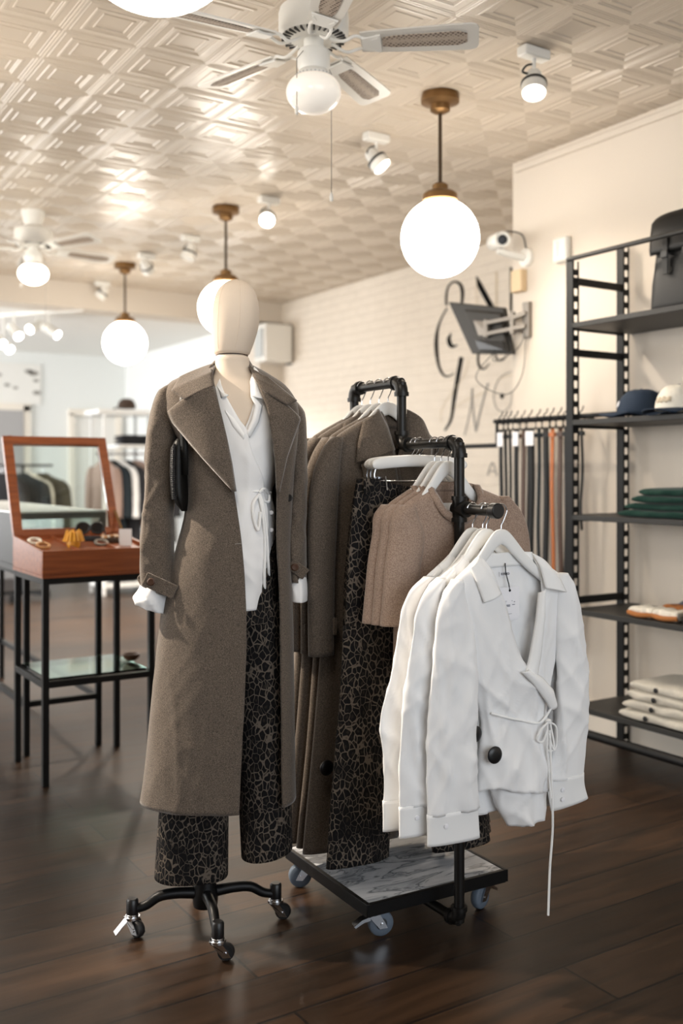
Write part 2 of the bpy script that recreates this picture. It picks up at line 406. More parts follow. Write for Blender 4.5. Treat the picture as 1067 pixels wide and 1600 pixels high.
# ================================================================ the setting
CH = 3.0
struct('floor', box1((1.0, 5.05, -0.05), (8.6, 15.5, 0.1)), 'dark_oak_planks')
def tin_ceiling():
    prof = [(.1500, .000), (.1480, -.004), (.1440, -.005), (.1400, -.004), (.1380, .0), (.1340, .0), (.1320, -.003), (.1280, -.003), (.1262, .0), (.1010, .0), (.0985, -.005),
            (.0930, -.006), (.0880, -.005), (.0855, .0), (.0800, .0), (.0775, .004), (.0640, .004), (.0615, -.001), (.0550, -.001), (.0520, .006)]
    mb = MB(); rnd = random.Random(3)
    x = 1.61 - .15 - .3 * 16
    while x < 4.9:
        y = 3.66 - .15 - .3 * 20
        while y < 8.8:
            cx, cy = x + .15, y + .15
            if not (cx > 3.95 and cy < 3.9):
                tx, ty, dz = rnd.uniform(-.014, .014), rnd.uniform(-.014, .014), rnd.uniform(-.001, .001)
                vs_ = []
                for d, h in prof:
                    k = 1 - (d / .15) ** 6
                    for sx, sy in ((-1, -1), (1, -1), (1, 1), (-1, 1)):
                        vs_.append((cx + sx * d, cy + sy * d, CH + h * .55 + k * (tx * sx * d + ty * sy * d + dz)))
                fs = []
                for i in range(len(prof) - 1):
                    for q in range(4):
                        fs.append((i * 4 + q, i * 4 + (q + 1) % 4, i * 4 + 4 + (q + 1) % 4, i * 4 + 4 + q))
                e = (len(prof) - 1) * 4; fs.append((e, e + 1, e + 2, e + 3))
                mb.add(vs_, fs)
            y += .3
        x += .3
    struct('ceiling', mb, 'tin_ceiling_paint', smooth=False)
    struct('ceiling_slab', box1((0.9, 3.15, 3.07), (8.4, 11.5, 0.08)), 'plaster_white')
tin_ceiling()
struct('wall_right_near', box1((4.45, 0.815, 1.5), (1.4, 6.63, 3.0)), 'wall_paint')
struct('wall_right_far', box1((5.0, 6.6, 1.5), (0.2, 5.0, 3.0)), 'painted_brick')
struct('trim_1', box1((3.738, 0.8, 2.955), (0.024, 6.6, 0.035)), 'wall_paint', bevel=0.006)
struct('baseboard_right', box1((3.738, 0.8, 0.07), (0.024, 6.6, 0.14)), 'white_trim', bevel=0.005)
struct('ceiling_beam', box1((0.9, 8.95, 2.90), (8.2, 0.3, 0.26)), 'wall_paint')
struct('wall_back_return', box1((4.82, 9.05, 1.4), (0.36, 0.5, 2.8)), 'wall_paint')
struct('wall_back_right', box1((4.68, 10.9, 1.4), (0.12, 3.4, 2.8)), 'back_wall_paint')
struct('ceiling_back', box1((1.6, 10.8, 2.83), (6.4, 3.7, 0.08)), 'plaster_white')
struct('wall_back', box1((1.6, 12.56, 1.4), (6.4, 0.12, 2.8)), 'back_wall_paint')
def holed(name, axis, pos, a0, a1, h, oa0, oa1, oz0, oz1, th, m):
    mb = MB()
    for (p, q, z0, z1) in ((a0, oa0, 0, h), (oa1, a1, 0, h), (oa0, oa1, 0, oz0), (oa0, oa1, oz1, h)):
        c = ((p + q) / 2, (z0 + z1) / 2); d = (q - p, z1 - z0)
        if axis == 'x': mb.box((pos, c[0], c[1]), (th, d[0], d[1]))
        else: mb.box((c[0], pos, c[1]), (d[0], th, d[1]))
    return struct(name, mb, m)
holed('wall_front', 'y', -2.52, -3.3, 3.75, 3.0, -0.6, 3.0, .65, 2.85, .12, 'wall_paint')
holed('wall_left', 'x', -3.2, -2.5, 8.9, 3.0, 3.15, 7.65, .7, 2.7, .12, 'wall_paint')
holed('wall_back_left', 'x', -1.05, 9.1, 12.5, 2.8, 9.25, 12.05, .6, 2.6, .12, 'back_wall_paint')
struct('wall_left_return', box1((-2.1, 8.95, 1.4), (2.2, 0.3, 2.8)), 'wall_paint')
# far room: door, door casing
d = struct('door_1', box1((2.85, 12.47, 1.03), (0.9, 0.06, 2.06)), 'grey_door_paint', bevel=.004)
mb = MB()
for x in (2.36, 3.345): mb.box((x, 12.48, 1.06), (.09, .05, 2.12))
mb.box((2.85, 12.48, 2.10), (1.07, .05, .09)); struct('trim_2', mb, 'white_trim')
struct('door_handle', MB().lathe([(.0, .0), (.028, .0), (.03, .02), (.0, .03)], (2.5, 12.42, 1.0), 12, Matrix.Rotation(pi / 2, 3, 'X')), 'chrome')
# pale doorway casing in the far right corner
mb = MB()
for x in (3.90, 4.52): mb.box((x, 12.47, 1.02), (.07, .06, 2.04))
mb.box((4.21, 12.47, 2.06), (.70, .06, .08)); struct('trim_3', mb, 'white_trim')
struct('door_2', box1((4.21, 12.49, 1.0), (.56, .02, 2.0)), 'plaster_white')
# faded artwork: a pale panel of soft grey blotches
def far_art():
    p = hitY(30, 600, 12.5)
    t = thing('wall_panel_print', 'pale print with soft grey blotches high on the far white wall', 'wall art', (p.x - .05, 12.49, p.z))
    obj('panel', box1((0, 0, 0), (.62, .02, .50)), 'plaster_white', t)
    for (x, z, r) in ((.22, .14, .05), (.16, .16, .04), (.25, .05, .03), (-.1, -.02, .03), (0, -.05, .025), (.26, -.1, .04), (-.2, .1, .03)):
        obj('grey_blotch', MB().add([(x + r * math.cos(a) * 1.3, -.012, z + r * .7 * math.sin(a)) for a in np.linspace(0, 2 * pi, 10, endpoint=False)], [tuple(range(10))]), 'ink_grey', t, smooth=False)
far_art()
# ================================================================ pendants, spots, fans
def globe_pendant(x, y, label):
    t = thing('globe_pendant', label, 'pendant lamp', (x, y, 0), 0, 'white globe pendants on brass rods')
    obj('canopy', MB().lathe([(0, 3.0), (.082, 3.0), (.086, 2.985), (.086, 2.962), (.06, 2.955), (.045, 2.95), (.045, 2.925), (.03, 2.915), (.012, 2.91), (0, 2.91)], (0, 0, 0), 32), 'aged_brass', t)
    obj('rod', MB().cyl((0, 0, 2.55), (0, 0, 2.915), .0085, n=14), 'dark_bronze', t)
    obj('globe_cap', MB().lathe([(0, 2.60), (.022, 2.60), (.036, 2.59), (.036, 2.565), (.062, 2.56), (.078, 2.548), (.08, 2.52), (.07, 2.512), (0, 2.512)], (0, 0, 0), 32), 'aged_brass', t)
    obj('globe', MB().lathe([(.175 * math.sin(a), 2.353 - .175 * math.cos(a)) for a in np.linspace(0.001, pi - .001, 32)], (0, 0, 0), 48), 'globe_glass', t, ang=180)
    return t
for x, y, lb in ((2.785, 3.547, 'large lit white globe pendant on a brass rod above the clothes rack'),
                 (2.815, 5.80, 'lit white globe pendant half hidden behind the mannequin head'),
                 (2.88, 7.80, 'smallest lit white globe pendant, far back left of the mannequin'),
                 (0.717, 1.78, 'white globe pendant cut off by the top edge, only its bottom showing'),
                 (0.717, 3.98, 'added unseen globe pendant over the left aisle beside the display stand, left of the picture'),  # added out of view to supply warm light from the left
                 (0.717, 6.15, 'added unseen globe pendant over the far left aisle, left of the picture')):  # likewise added out of view, warms the far left floor and coat
    globe_pendant(x, y, lb)
def spot_lamp(px, py, head, size, aim, label, light=True, glow=True, power=P_SPOT, cone=75):
    b = hitH(px, py, CH - .004)
    t = thing('ceiling_spotlight', label, 'spotlight', (b.x, b.y, 0), 0, 'white ceiling spotlights')
    obj('base_plate', box1((0, 0, 2.976), (.135, .055, .04)), 'white_plastic', t, bevel=.006)
    z0 = 2.955
    aim = (Vector(aim) - Vector((b.x, b.y, 2.83))).normalized()
    hc = Vector((head[0], head[1], 2.955 - head[2]))
    obj('stem', MB().tube([(0, 0, z0), (0, 0, z0 - .05), hc - aim * .02 + Vector((0, 0, .03)), hc], .008, 10), 'white_plastic', t)
    q = aim.to_track_quat('Z', 'Y').to_matrix()
    hd = obj('lamp_head', MB().lathe([(0, -.06), (.026, -.06), (.032, -.05), (.036, -.01), (.048, .0), (.05, .01), (.05, .05), (.046, .05), (.044, .03), (0, .03)], hc, 24, q), 'white_plastic', t)
    obj('cooling_ring', MB().lathe([(.0495, -.002), (.0525, -.002), (.0525, .010), (.0495, .010)], hc, 24, q), 'dark_grey_plastic', hd)
    obj('lens', MB().lathe([(0, .036), (.044, .036), (.044, .040), (0, .040)], hc, 24, q), 'lamp_lens' if glow else 'white_plastic', hd)
    s = obj('cable', MB().tube(smooth_path([(0, 0, z0 - .02), (-.03, .01, z0 - .03), (-.05, .01, z0 - .06), hc - aim * .05], 16), .0045, 8), 'dark_grey_plastic', t)
    if light:
        l = bpy.data.lights.new('spot_beam', 'SPOT'); l.energy = power; l.color = WARM; l.spot_size = R(cone); l.spot_blend = .6; l.shadow_soft_size = .035
        o = bpy.data.objects.new('spot_beam', l); COL.objects.link(o); o.parent = t
        o.location = hc + aim * .06; o.rotation_euler = (-aim).to_track_quat('Z', 'Y').to_euler()
spot_lamp(834, 76, (0, 0, .10), 1, (2.2, 2.3, 0.9), 'white ceiling spotlight nearest the right wall, angled down and left')
spot_lamp(588, 209, (0, 0, .09), 1, (3.9, 2.9, .9), 'lit white ceiling spotlight between the fan and the large globe', power=P_SPOT * 1.5)
spot_lamp(420, 308, (-.01, 0, .09), 1, (1.2, 2.6, .9), 'lit white ceiling spotlight just above the mannequin head', power=P_SPOT)
spot_lamp(298, 368, (-.01, 0, .08), 1, (2.0, 6.7, 0), 'small blurred ceiling spotlight between the two far globe pendants', glow=False, power=P_SPOT * 8, cone=110)
def unseen_spot(x, y, aim, label, power):
    # unseen spotlight added to throw warm light on the mannequin's left side
    p = Vector((x, y, CH - .004)) - CAM0; d = p / (p.x * math.sin(YAW) + p.y * math.cos(YAW))
    lat = d.x * math.cos(YAW) - d.y * math.sin(YAW)
    spot_lamp(CX + lat * F, HZ - d.z * F, (0, 0, .09), 1, aim, label, power=power, cone=38)
unseen_spot(-.40, 3.85, (1.05, 2.75, 1.05), 'added unseen white ceiling spotlight over the left aisle, aimed at the mannequin', P_SPOT * 17.0)
spot_lamp(229, 396, (0, 0, .06), 1, (4.4, 8.4, 1.3), 'grey blurred ceiling spotlight just right of the farthest globe', light=False, glow=False)
spot_lamp(160, 440, (0, 0, .06), 1, (2, 9, 1.3), 'dark blurred ceiling spotlight left of the farthest globe', light=False, glow=False)
def ceiling_fan(x, y, a0, drop, lit, label):
    t = thing('ceiling_fan', label, 'ceiling fan', (x, y, 0), 0, 'white ceiling fans with caned blades')
    z = 3.0 - drop
    obj('canopy', MB().lathe([(0, 3.0), (.075, 3.0), (.075, 2.985), (.05, z + .005), (0, z + .005)], (0, 0, 0), 28), 'white_plastic', t)
    h = obj('motor_housing', MB().lathe([(0, z + .01), (.09, z + .01), (.118, z - .005), (.122, z - .02), (.122, z - .085), (.112, z - .10), (.08, z - .108), (0, z - .108)], (0, 0, 0), 40), 'white_plastic', t)
    vb = MB()
    for k in range(30):
        a = k * 2 * pi / 30; vb.box((.097 * math.cos(a), .097 * math.sin(a), z - .1045), (.03, .006, .008), rz=a)
    obj('vent_slots', vb, 'dark_grey_plastic', h, smooth=False)
    zb = z - .125
    obj('fitter', MB().lathe([(0, z - .10), (.035, z - .105), (.035, z - .14), (.052, z - .145), (.057, z - .155), (.057, z - .20), (.05, z - .215), (.055, z - .222), (.062, z - .23), (.062, z - .245), (0, z - .245)], (0, 0, 0), 32), 'white_plastic', t)
    bd = MB()
    for k in range(28):
        a = k * 2 * pi / 28
        bd.lathe([(0, -.004), (.004, 0), (0, .004)], (.064 * math.cos(a), .064 * math.sin(a), z - .236), 6)
    obj('bead_trim', bd, 'chrome', t)
    g = [(.055, z - .24)] + [(.096 * math.sin(u), z - .290 - .072 * math.cos(pi - u)) for u in np.linspace(R(48), pi - .001, 20)]
    obj('globe_shade', MB().lathe(g, (0, 0, 0), 40), 'fan_globe_lit' if lit else 'fan_globe_glass', t, ang=180)
    for k in range(5):
        a = a0 + k * 2 * pi / 5
        m = Matrix.Rotation(a, 3, 'Z') @ Matrix.Rotation(R(-13), 3, 'X')
        def tr(p): return m @ Vector(p) + Vector((0, 0, zb))
        am = MB()
        for sy in (-1, 1):
            am.tube([tr(p) for p in smooth_path([(.06, sy * .012, .012), (.11, sy * .03, -.012), (.15, sy * .036, .002), (.19, sy * .020, -.004), (.225, sy * .038, -.006)], 14)], .006, 8)
        am.add([tr(p) for p in ((.17, -.03, -.004), (.235, -.045, -.004), (.235, .045, -.004), (.17, .03, -.004), (.17, -.03, -.010), (.235, -.045, -.010), (.235, .045, -.010), (.17, .03, -.010))], [(0, 1, 2, 3), (7, 6, 5, 4), (0, 4, 5, 1), (1, 5, 6, 2), (2, 6, 7, 3), (3, 7, 4, 0)])
        obj('blade_arm', am, 'white_plastic', t)
        out = [(.165, -.052), (.30, -.060), (.48, -.067), (.545, -.068), (.562, -.060), (.57, -.045), (.57, .045), (.562, .060), (.545, .068), (.48, .067), (.30, .060), (.165, .052)]
        bm_ = MB().prism(out, 0, .006, 'z'); bm_.v = [tuple(tr(p)) for p in bm_.v]
        bl = obj('blade', bm_, 'fan_blade_white', t, ang=30)
        c_ = [(.24, -.022), (.28, -.030), (.50, -.036), (.53, -.022), (.53, .022), (.50, .036), (.28, .030), (.24, .022)]
        cb = MB().prism(c_, -.0025, .0085, 'z'); cb.v = [tuple(tr(p)) for p in cb.v]
        obj('cane_panel', cb, 'cane_weave', bl, ang=30)
    for (cx, cy, l, r) in ((.085, .02, .42, .0014), (-.085, -.03, .16, .0014)):
        pm = MB().tube([(cx * .6, cy * .6, z - .16), (cx, cy, z - .2), (cx, cy, z - .2 - l)], r, 6)
        pc = obj('pull_chain', pm, 'steel_grey', t)
        obj('chain_knob', MB().lathe([(0, 0), (.006, .004), (.007, .02), (.003, .034), (0, .036)], (cx, cy, z - .2 - l - .034), 10), 'white_plastic', pc)
    if lit:
        pass
    return t
pf = hitH(490, 64, 2.80)
ceiling_fan(pf.x, pf.y, R(65) - YAW, .09, False, 'white ceiling fan with caned blades and frosted globe, top of the picture')
pf2 = hitH(52, 392, 2.74)
ceiling_fan(pf2.x, pf2.y, R(40) - YAW, .12, True, 'blurred white ceiling fan with a lit bowl light, far left')
# far room: track rail with lamp heads
def track():
    a, b = hitH(-30, 505, 2.72), hitH(95, 490, 2.72)
    t = thing('track_rail', 'white ceiling track rail of the far room at the left edge', 'track rail', (a.x, a.y, 0))
    obj('rail', MB().bar((0, 0, 2.775), (b.x - a.x + .2, b.y - a.y, 2.775), .035, .03), 'white_plastic', t)
    i = 0
    for (px, py, dx, lb) in ((88, 522, .9, 'white tube spotlight of the far room, rightmost of the lit row'), (48, 514, -1.6, 'white tube spotlight of the far room tipped almost level'),
                         (28, 524, .3, 'white tube spotlight of the far room between the tipped one and the left pair'), (14, 545, .5, 'lowest white tube spotlight of the far room at the left edge'), (2, 536, .4, 'white tube spotlight of the far room cut by the left edge')):
        c = hitY(px, py, (a.y + b.y) / 2 + (.1 if i % 2 else -.1))
        s = thing('track_spotlight', lb, 'spotlight', (c.x, c.y, c.z), 0, 'tube spotlights on the far room track')
        aim = Vector((dx * .6, -.75, -.55)).normalized(); q = aim.to_track_quat('Z', 'Y').to_matrix()
        obj('lamp_tube', MB().lathe([(0, -.17), (.04, -.17), (.045, -.16), (.045, .02), (.041, .02), (.041, .01), (0, .01)], (0, 0, 0), 20, q), 'white_plastic', s)
        obj('lens', MB().lathe([(0, .012), (.04, .012), (.04, .018), (0, .018)], (0, 0, 0), 20, q), 'far_lamp_lens', s)
        obj('hanger_arm', MB().cyl(-aim * .1, (-aim.x * .1, -aim.y * .1, 2.77 - c.z), .01, n=10), 'white_plastic', s)
        if i in (0, 2):
            l = bpy.data.lights.new('track_beam', 'SPOT'); l.energy = 420; l.color = (1.0, .9, .78); l.spot_size = R(95); l.spot_blend = .7; l.shadow_soft_size = .04
            lo = bpy.data.objects.new('track_beam', l); COL.objects.link(lo); lo.parent = s; lo.location = aim * .05
            lo.rotation_euler = (-Vector((aim.x, aim.y * .4, -1.0))).to_track_quat('Z', 'Y').to_euler()
        i += 1
track()
# ================================================================ right wall: lettering, screen, cameras
def lettering():
    X = 4.9 - .003
    t = thing('wall_lettering', 'large flowing black and grey script painted on the white brick wall', 'lettering', (X, 5.2, 0))
    def c7(p): return (640 + p[0] / 4.104, 360 + p[1] / 4.104)
    def stroke(name, pts, w, m, k=26, closed=False):
        P = smooth_path([(*c7(p), 0) for p in pts], k); W = crv([(i, v) for i, v in enumerate(w)], k)[:, 1] if len(w) > 1 else [w[0]] * k
        rows_ = []
        for i, p in enumerate(P):
            d = (P[min(i + 1, k - 1)] - P[max(i - 1, 0)]); d.normalize(); n = Vector((-d.y, d.x, 0)) * (W[i] * 1.25 / 4.104 / 2)
            a, b = hitX(p.x + n.x, p.y + n.y, X), hitX(p.x - n.x, p.y - n.y, X)
            rows_.append([a - t.location, b - t.location])
        obj(name, MB().rows(rows_), m, t, smooth=False)
    stroke('stroke', [(236, 480), (234, 430), (246, 365), (282, 330), (322, 345), (338, 395), (334, 470)], [12, 12, 10, 10, 16, 18, 12], 'ink_black')
    stroke('stroke', [(240, 500), (205, 560), (178, 640), (170, 740), (184, 860), (215, 925), (250, 935), (285, 915)], [8, 8, 14, 20, 14, 12, 9, 5], 'ink_black')
    stroke('stroke', [(265, 660), (250, 700), (268, 742), (310, 735)], [6, 20, 20, 4], 'ink_black')
    stroke('stroke', [(332, 812), (312, 920), (285, 1080), (265, 1210), (225, 1284)], [22, 22, 18, 14, 10], 'ink_black')
    stroke('stroke', [(428, 295), (448, 350), (490, 430), (540, 520)], [6, 26, 28, 26], 'ink_black')
    stroke('stroke', [(650, 236), (650, 380), (649, 520)], [12, 13, 12], 'ink_black')
    stroke('faint_stroke', [(556, 262), (556, 400), (555, 520)], [9, 9, 9], 'ink_tan')
    stroke('faint_stroke', [(430, 300), (428, 400), (430, 480)], [4, 4, 4], 'ink_tan')
    stroke('stroke', [(440, 790), (438, 840), (452, 880), (480, 886), (512, 850)], [12, 12, 12, 9, 4], 'ink_black')
    stroke('stroke', [(548, 795), (562, 830), (595, 828), (625, 800)], [10, 10, 10, 8], 'ink_black')
    stroke('faint_stroke', [(402, 1012), (388, 1150), (352, 1315)], [8, 7, 7], 'ink_grey')
    stroke('faint_stroke', [(402, 1012), (408, 1160), (424, 1292)], [4, 9, 9], 'ink_grey')
    stroke('faint_stroke', [(424, 1292), (460, 1130), (502, 980)], [10, 10, 10], 'ink_grey')
    stroke('faint_stroke', [(200, 1230), (205, 1150), (270, 1040), (350, 930), (380, 830)], [4, 4, 4, 4, 4], 'ink_tan')
    stroke('faint_stroke', [(270, 1145), (380, 1080), (500, 1030)], [4, 4, 4], 'ink_tan')
    stroke('faint_stroke', [(655, 905), (590, 935), (550, 1000), (538, 1080), (565, 1150), (610, 1158), (648, 1110), (655, 1040)], [4, 5, 5, 5, 5, 5, 4, 4], 'ink_grey')
    stroke('faint_stroke', [(560, 960), (610, 935), (660, 930)], [4, 5, 4], 'ink_tan')
    stroke('dot', [(591, 1045), (592, 1062), (590, 1080)], [10, 22, 10], 'ink_black', 8)
    stroke('faint_stroke', [(500, 1570), (530, 1490), (560, 1575)], [8, 8, 8], 'ink_grey')
    stroke('faint_stroke', [(515, 1545), (548, 1545)], [7], 'ink_grey', 6)
lettering()
def tv():
    W = hitX(826, 500, 3.75)                                        # the wall plate
    t = thing('wall_mounted_screen', 'black flat screen seen from behind, tilted on a grey swivel arm', 'television', W)
    zd = 5.45
    q = [depth(700, 472, zd + .35), depth(787, 481, zd + .1), depth(800, 554, zd - .02), depth(737, 553, zd + .28)]
    e1 = (q[1] - q[0]); 
    n = (q[1] - q[0]).cross(q[3] - q[0]).normalized()
    if n.dot(q[0] - CAM0) < 0: n = -n
    a = [p - W for p in q]; b = [p + n * .035 for p in a]
    pn = obj('screen_panel', MB().add(a + b, [(0, 1, 2, 3), (7, 6, 5, 4), (0, 4, 5, 1), (1, 5, 6, 2), (2, 6, 7, 3), (3, 7, 4, 0)]), 'dark_grey_plastic', t, bevel=.006)
    def on(u, v, o): return (a[0] * (1 - u) + a[1] * u) * (1 - v) + (a[3] * (1 - u) + a[2] * u) * v - n * o
    hs = [on(u, v, o) for o in (0, .03) for (u, v) in ((.3, .12), (.97, .12), (.97, .95), (.3, .95))]
    obj('back_housing', MB().add(hs, [(3, 2, 1, 0), (4, 5, 6, 7), (0, 1, 5, 4), (1, 2, 6, 5), (2, 3, 7, 6), (3, 0, 4, 7)]), 'dark_grey_plastic', pn, bevel=.008)
    hs = [on(u, v, o) for o in (.03, .05) for (u, v) in ((.35, .72), (.95, .72), (.95, .9), (.35, .9))]
    obj('socket_recess', MB().add(hs, [(3, 2, 1, 0), (4, 5, 6, 7), (0, 1, 5, 4), (1, 2, 6, 5), (2, 3, 7, 6), (3, 0, 4, 7)]), 'black_plastic', pn)
    mt = [on(u, v, o) for o in (.03, .045) for (u, v) in ((.45, .32), (.72, .32), (.72, .62), (.45, .62))]
    obj('mount_plate', MB().add(mt, [(3, 2, 1, 0), (4, 5, 6, 7), (0, 1, 5, 4), (1, 2, 6, 5), (2, 3, 7, 6), (3, 0, 4, 7)]), 'steel_grey', t)
    obj('wall_plate', box1((-.012, 0, 0), (.024, .05, .19)), 'steel_grey', t, bevel=.003)
    c = on(.70, .47, .06)
    mid = c * .55 + Vector((.0, -.06, 0))
    ab = MB()
    for dz in (-.035, .035): ab.bar((-.02, 0, dz), mid + Vector((0, 0, dz * .8)), .03, .022)
    for dz in (-.03, .03): ab.bar(mid + Vector((0, 0, dz)), c + Vector((0, 0, dz)), .03, .022)
    ab.cyl(mid + Vector((0, 0, -.06)), mid + Vector((0, 0, .06)), .016, n=14); ab.cyl(c + Vector((0, 0, -.05)), c + Vector((0, 0, .05)), .016, n=14)
    obj('swivel_arm', ab, 'steel_grey', t, bevel=.002)
    obj('cable', MB().tube(smooth_path([(-.02, 0, -.08), (-.03, .02, -.3), (-.08, .1, -.40), (-.16, .25, -.3), on(.85, .8, .03)], 24), .0022, 8), 'dark_grey_plastic', t)
    obj('cable', MB().tube(smooth_path([(-.02, 0, -.07), (-.06, .03, -.16), (-.14, .12, -.22), on(.7, .85, .03)], 24), .0022, 8), 'dark_grey_plastic', t)
tv()
def cctv():
    W = hitX(824, 403, 3.75)
    t = thing('security_camera', 'white bullet security camera on a wall bracket near the ceiling', 'camera', W)
    obj('wall_base', MB().lathe([(0, 0), (.05, 0), (.05, .02), (.035, .03), (0, .03)], (0, 0, 0), 24, Matrix.Rotation(-pi / 2, 3, 'Y')), 'white_plastic', t)
    obj('bracket', MB().tube([(-.02, 0, 0), (-.12, .03, .015), (-.17, .05, .03)], [.022, .02, .018], 14), 'white_plastic', t)
    c = Vector((-.18, .02, .075)); aim = Vector((-.42, -.85, -.12)).normalized(); q = aim.to_track_quat('Z', 'Y').to_matrix()
    obj('camera_body', MB().lathe([(0, -.12), (.036, -.12), (.044, -.11), (.044, .06), (.040, .065), (.040, .055), (0, .055)], c, 24, q), 'white_plastic', t)
    obj('lens', MB().lathe([(0, .05), (.027, .056), (.024, .062), (0, .066)], c, 20, q), 'black_plastic', t)
    obj('cable', MB().tube(smooth_path([c - aim * .1 + Vector((0, 0, .03)), (-.1, .05, .14), (-.04, .0, .12), (-.01, -.0, .05)], 16), .004, 8), 'dark_grey_plastic', t)
    p = hitX(815, 440, 3.75)
    o = obj('sensor_box', box1((-.022, 0, 0), (.044, .085, .12)), 'beige_plastic', bevel=.006, loc=p); tag(o, 'small beige box on the wall directly under the security camera', 'sensor')
    o.location = p
    p = hitX(882, 391, 3.75)
    t = thing('wall_sensor', 'white plastic box high on the wall left of the shelf rail', 'sensor', p)
    obj('case', box1((-.02, 0, 0), (.04, .10, .13)), 'white_plastic', t, bevel=.012); obj('front_grille', box1((-.043, .02, 0), (.006, .025, .08)), 'plaster_white', t, bevel=.003)
cctv()
def speaker():
    p = hitX(440, 542, 4.9)
    t = thing('wall_speaker', 'white box speaker with a dark side slot on the far corner wall', 'speaker', (4.9, p.y - .15, p.z), 0)
    obj('cabinet', box1((-.18, 0, 0), (.30, .24, .37)), 'white_plastic', t, bevel=.012)
    obj('wall_bracket', box1((-.015, -.02, 0), (.03, .08, .40)), 'dark_grey_plastic', t, bevel=.003)
    obj('front_grille', box1((-.34, .0, 0), (.012, .16, .28)), 'counter_top', t, bevel=.004)
speaker()
# ================================================================ shelf unit on the right wall
FX, BX, EY, NY = 3.35, 3.685, 3.29, 1.75          # front posts, back posts, far end, near end
SH = (.235, .675, 1.105, 1.54, 1.985)
def shelf_unit():
    t = thing('shelving_unit', 'black perforated steel shelving unit along the right wall', 'shelf', (3.52, 2.5, 0))
    L_ = t.location
    def rel(*p): return Vector(p) - L_
    def post(x, y, h, sx):
        mb = MB(); w = .042
        mb.box(rel(x + sx * .0015, y + .02, h / 2), (.003, .04, h))                                 # flange along the shelf
        for q in (.005, w - .005): mb.box(rel(x + sx * q, y, h / 2), (.010, .003, h))               # perforated flange: two rails and webs
        z = .04
        while z < h - .02:
            mb.box(rel(x + sx * w / 2, y, z), (w - .016, .003, .028)); z += .0605
        obj('upright_post', mb, 'powder_black', t, smooth=False)
    for y, s in ((EY, 1), (NY, 1)):
        post(FX, y, 2.27, 1); post(BX - .0, y, 2.375, 1)
    for y in (EY, NY):
        for z in (2.19, 1.98, 1.86, 1.53, 1.10, .72, .21):
            obj('end_bar', box1(rel((FX + BX) / 2 + .01, y + .012, z - .01), (BX - FX, .016, .034)), 'powder_black', t, bevel=.002)
    for z in SH:
        s = obj('shelf_board', box1(rel((FX + BX) / 2 + .03, (EY + NY) / 2, z - .012), (BX - FX + .06, EY - NY + .02, .024)), 'shelf_steel', t, bevel=.002)
    obj('top_rail', MB().cyl(rel(FX, EY + .03, 2.28), rel(FX, NY - .03, 2.28), .011, n=14), 'shelf_steel', t)
    obj('bottom_rail', MB().cyl(rel(FX - .01, EY + .02, .125), rel(FX - .01, NY, .125), .02, n=14), 'powder_black', t)
    fb = MB()
    for y in (EY, NY): fb.box(rel(BX + .02, y + .02, .006), (.05, .05, .012))
    for y in (EY, NY): fb.box(rel(FX + .02, y + .02, .006), (.05, .05, .012))
    obj('foot_plate', fb, 'powder_black', t)
shelf_unit()
def folded(name, label, cat, group, x, y, z, dx, dy, h, m, seed, button=None, rz=0, layers=2):
    rows_ = []; n = 26
    for j, s in enumerate(np.sin(np.linspace(-pi / 2, pi / 2, 33))):
        e = (1 - abs(s) ** 9) ** .5 if abs(s) < 1 else 0.0
        wob = .10 * noise.noise(Vector((s * 1.3, seed * 3.1, 0)))
        ring = []
        for q in range(n):
            a = q * 2 * pi / n; ca, sa = math.cos(a), math.sin(a)
            px_ = math.copysign(abs(ca) ** .35, ca) * dx / 2 * (0.97 + .03 * e) + .010 * noise.noise(Vector((s * 3, a, seed)))
            hz = math.copysign(abs(sa) ** .55, sa) * h / 2 * (0.25 + .75 * e)
            pz = h / 2 + hz + h * .18 * noise.noise(Vector((s * 2.2, ca * 1.2, seed * 1.7))) * (1 if sa > 0 else .35)
            ring.append((px_, s * dy / 2, max(pz, 0.0)))
        rows_.append(ring)
    o = obj(name, MB().rows(rows_, True, True, True), m, ang=180, loc=(x, y, z), solid=0)
    o.rotation_euler = (0, 0, rz); tag(o, label, cat, group)
    if button is not None:
        obj('button', MB().lathe([(0, 0), (.011, 0), (.011, .004), (.008, .005), (0, .004)], (-dx / 2 - .004, button, h * .5), 16, Matrix.Rotation(-pi / 2, 3, 'Y')), 'black_plastic', o)
    return o
pos = ['bottom', 'second from the bottom', 'second from the top', 'top']
for i in range(4):
    folded('folded_sweater', 'dark green folded sweater, %s of the stack on the shelf' % pos[i], 'sweater', 'folded green sweaters', 3.50 + .008 * (i % 2), 2.82 - .018 * i - (.0 if i < 2 else .01), SH[2] + .031 * i, .29, .42 - .03 * i, .034, 'green_knit', 11 + i)
    folded('folded_cardigan', 'cream buttoned folded cardigan, %s of the stack on the lowest shelf' % pos[i], 'cardigan', 'folded cream cardigans', 3.50, 2.80 - .012 * i, SH[0] + .043 * i, .29, .44 - .015 * i, .046, 'cream_knit', 21 + i, button=.02 + (.03 if i != 0 else .05))
for i, (dy, w, m, lb) in enumerate(((2.93, .13, 'cream_cotton', 'cream and rust folded sock bundle nearest the shelf post'), (2.80, .13, 'cream_cotton', 'cream and rust folded sock bundle beside the black stack'))):
    o = folded('folded_socks', lb, 'socks', 'cream and rust socks on the shelf', 3.44, dy, SH[1], .11, w, .045, m, 31 + i)
    obj('rust_edge', MB().tube(smooth_path([(-.05, -w * .5, .018), (-.062, -.02, .014), (-.062, .02, .014), (-.05, w * .5, .018)], 14), .011, 10), 'rust_cotton', o)
folded('folded_socks', 'rust coloured folded socks behind the cream bundles', 'socks', None, 3.56, 2.82, SH[1], .10, .2, .05, 'rust_cotton', 36)
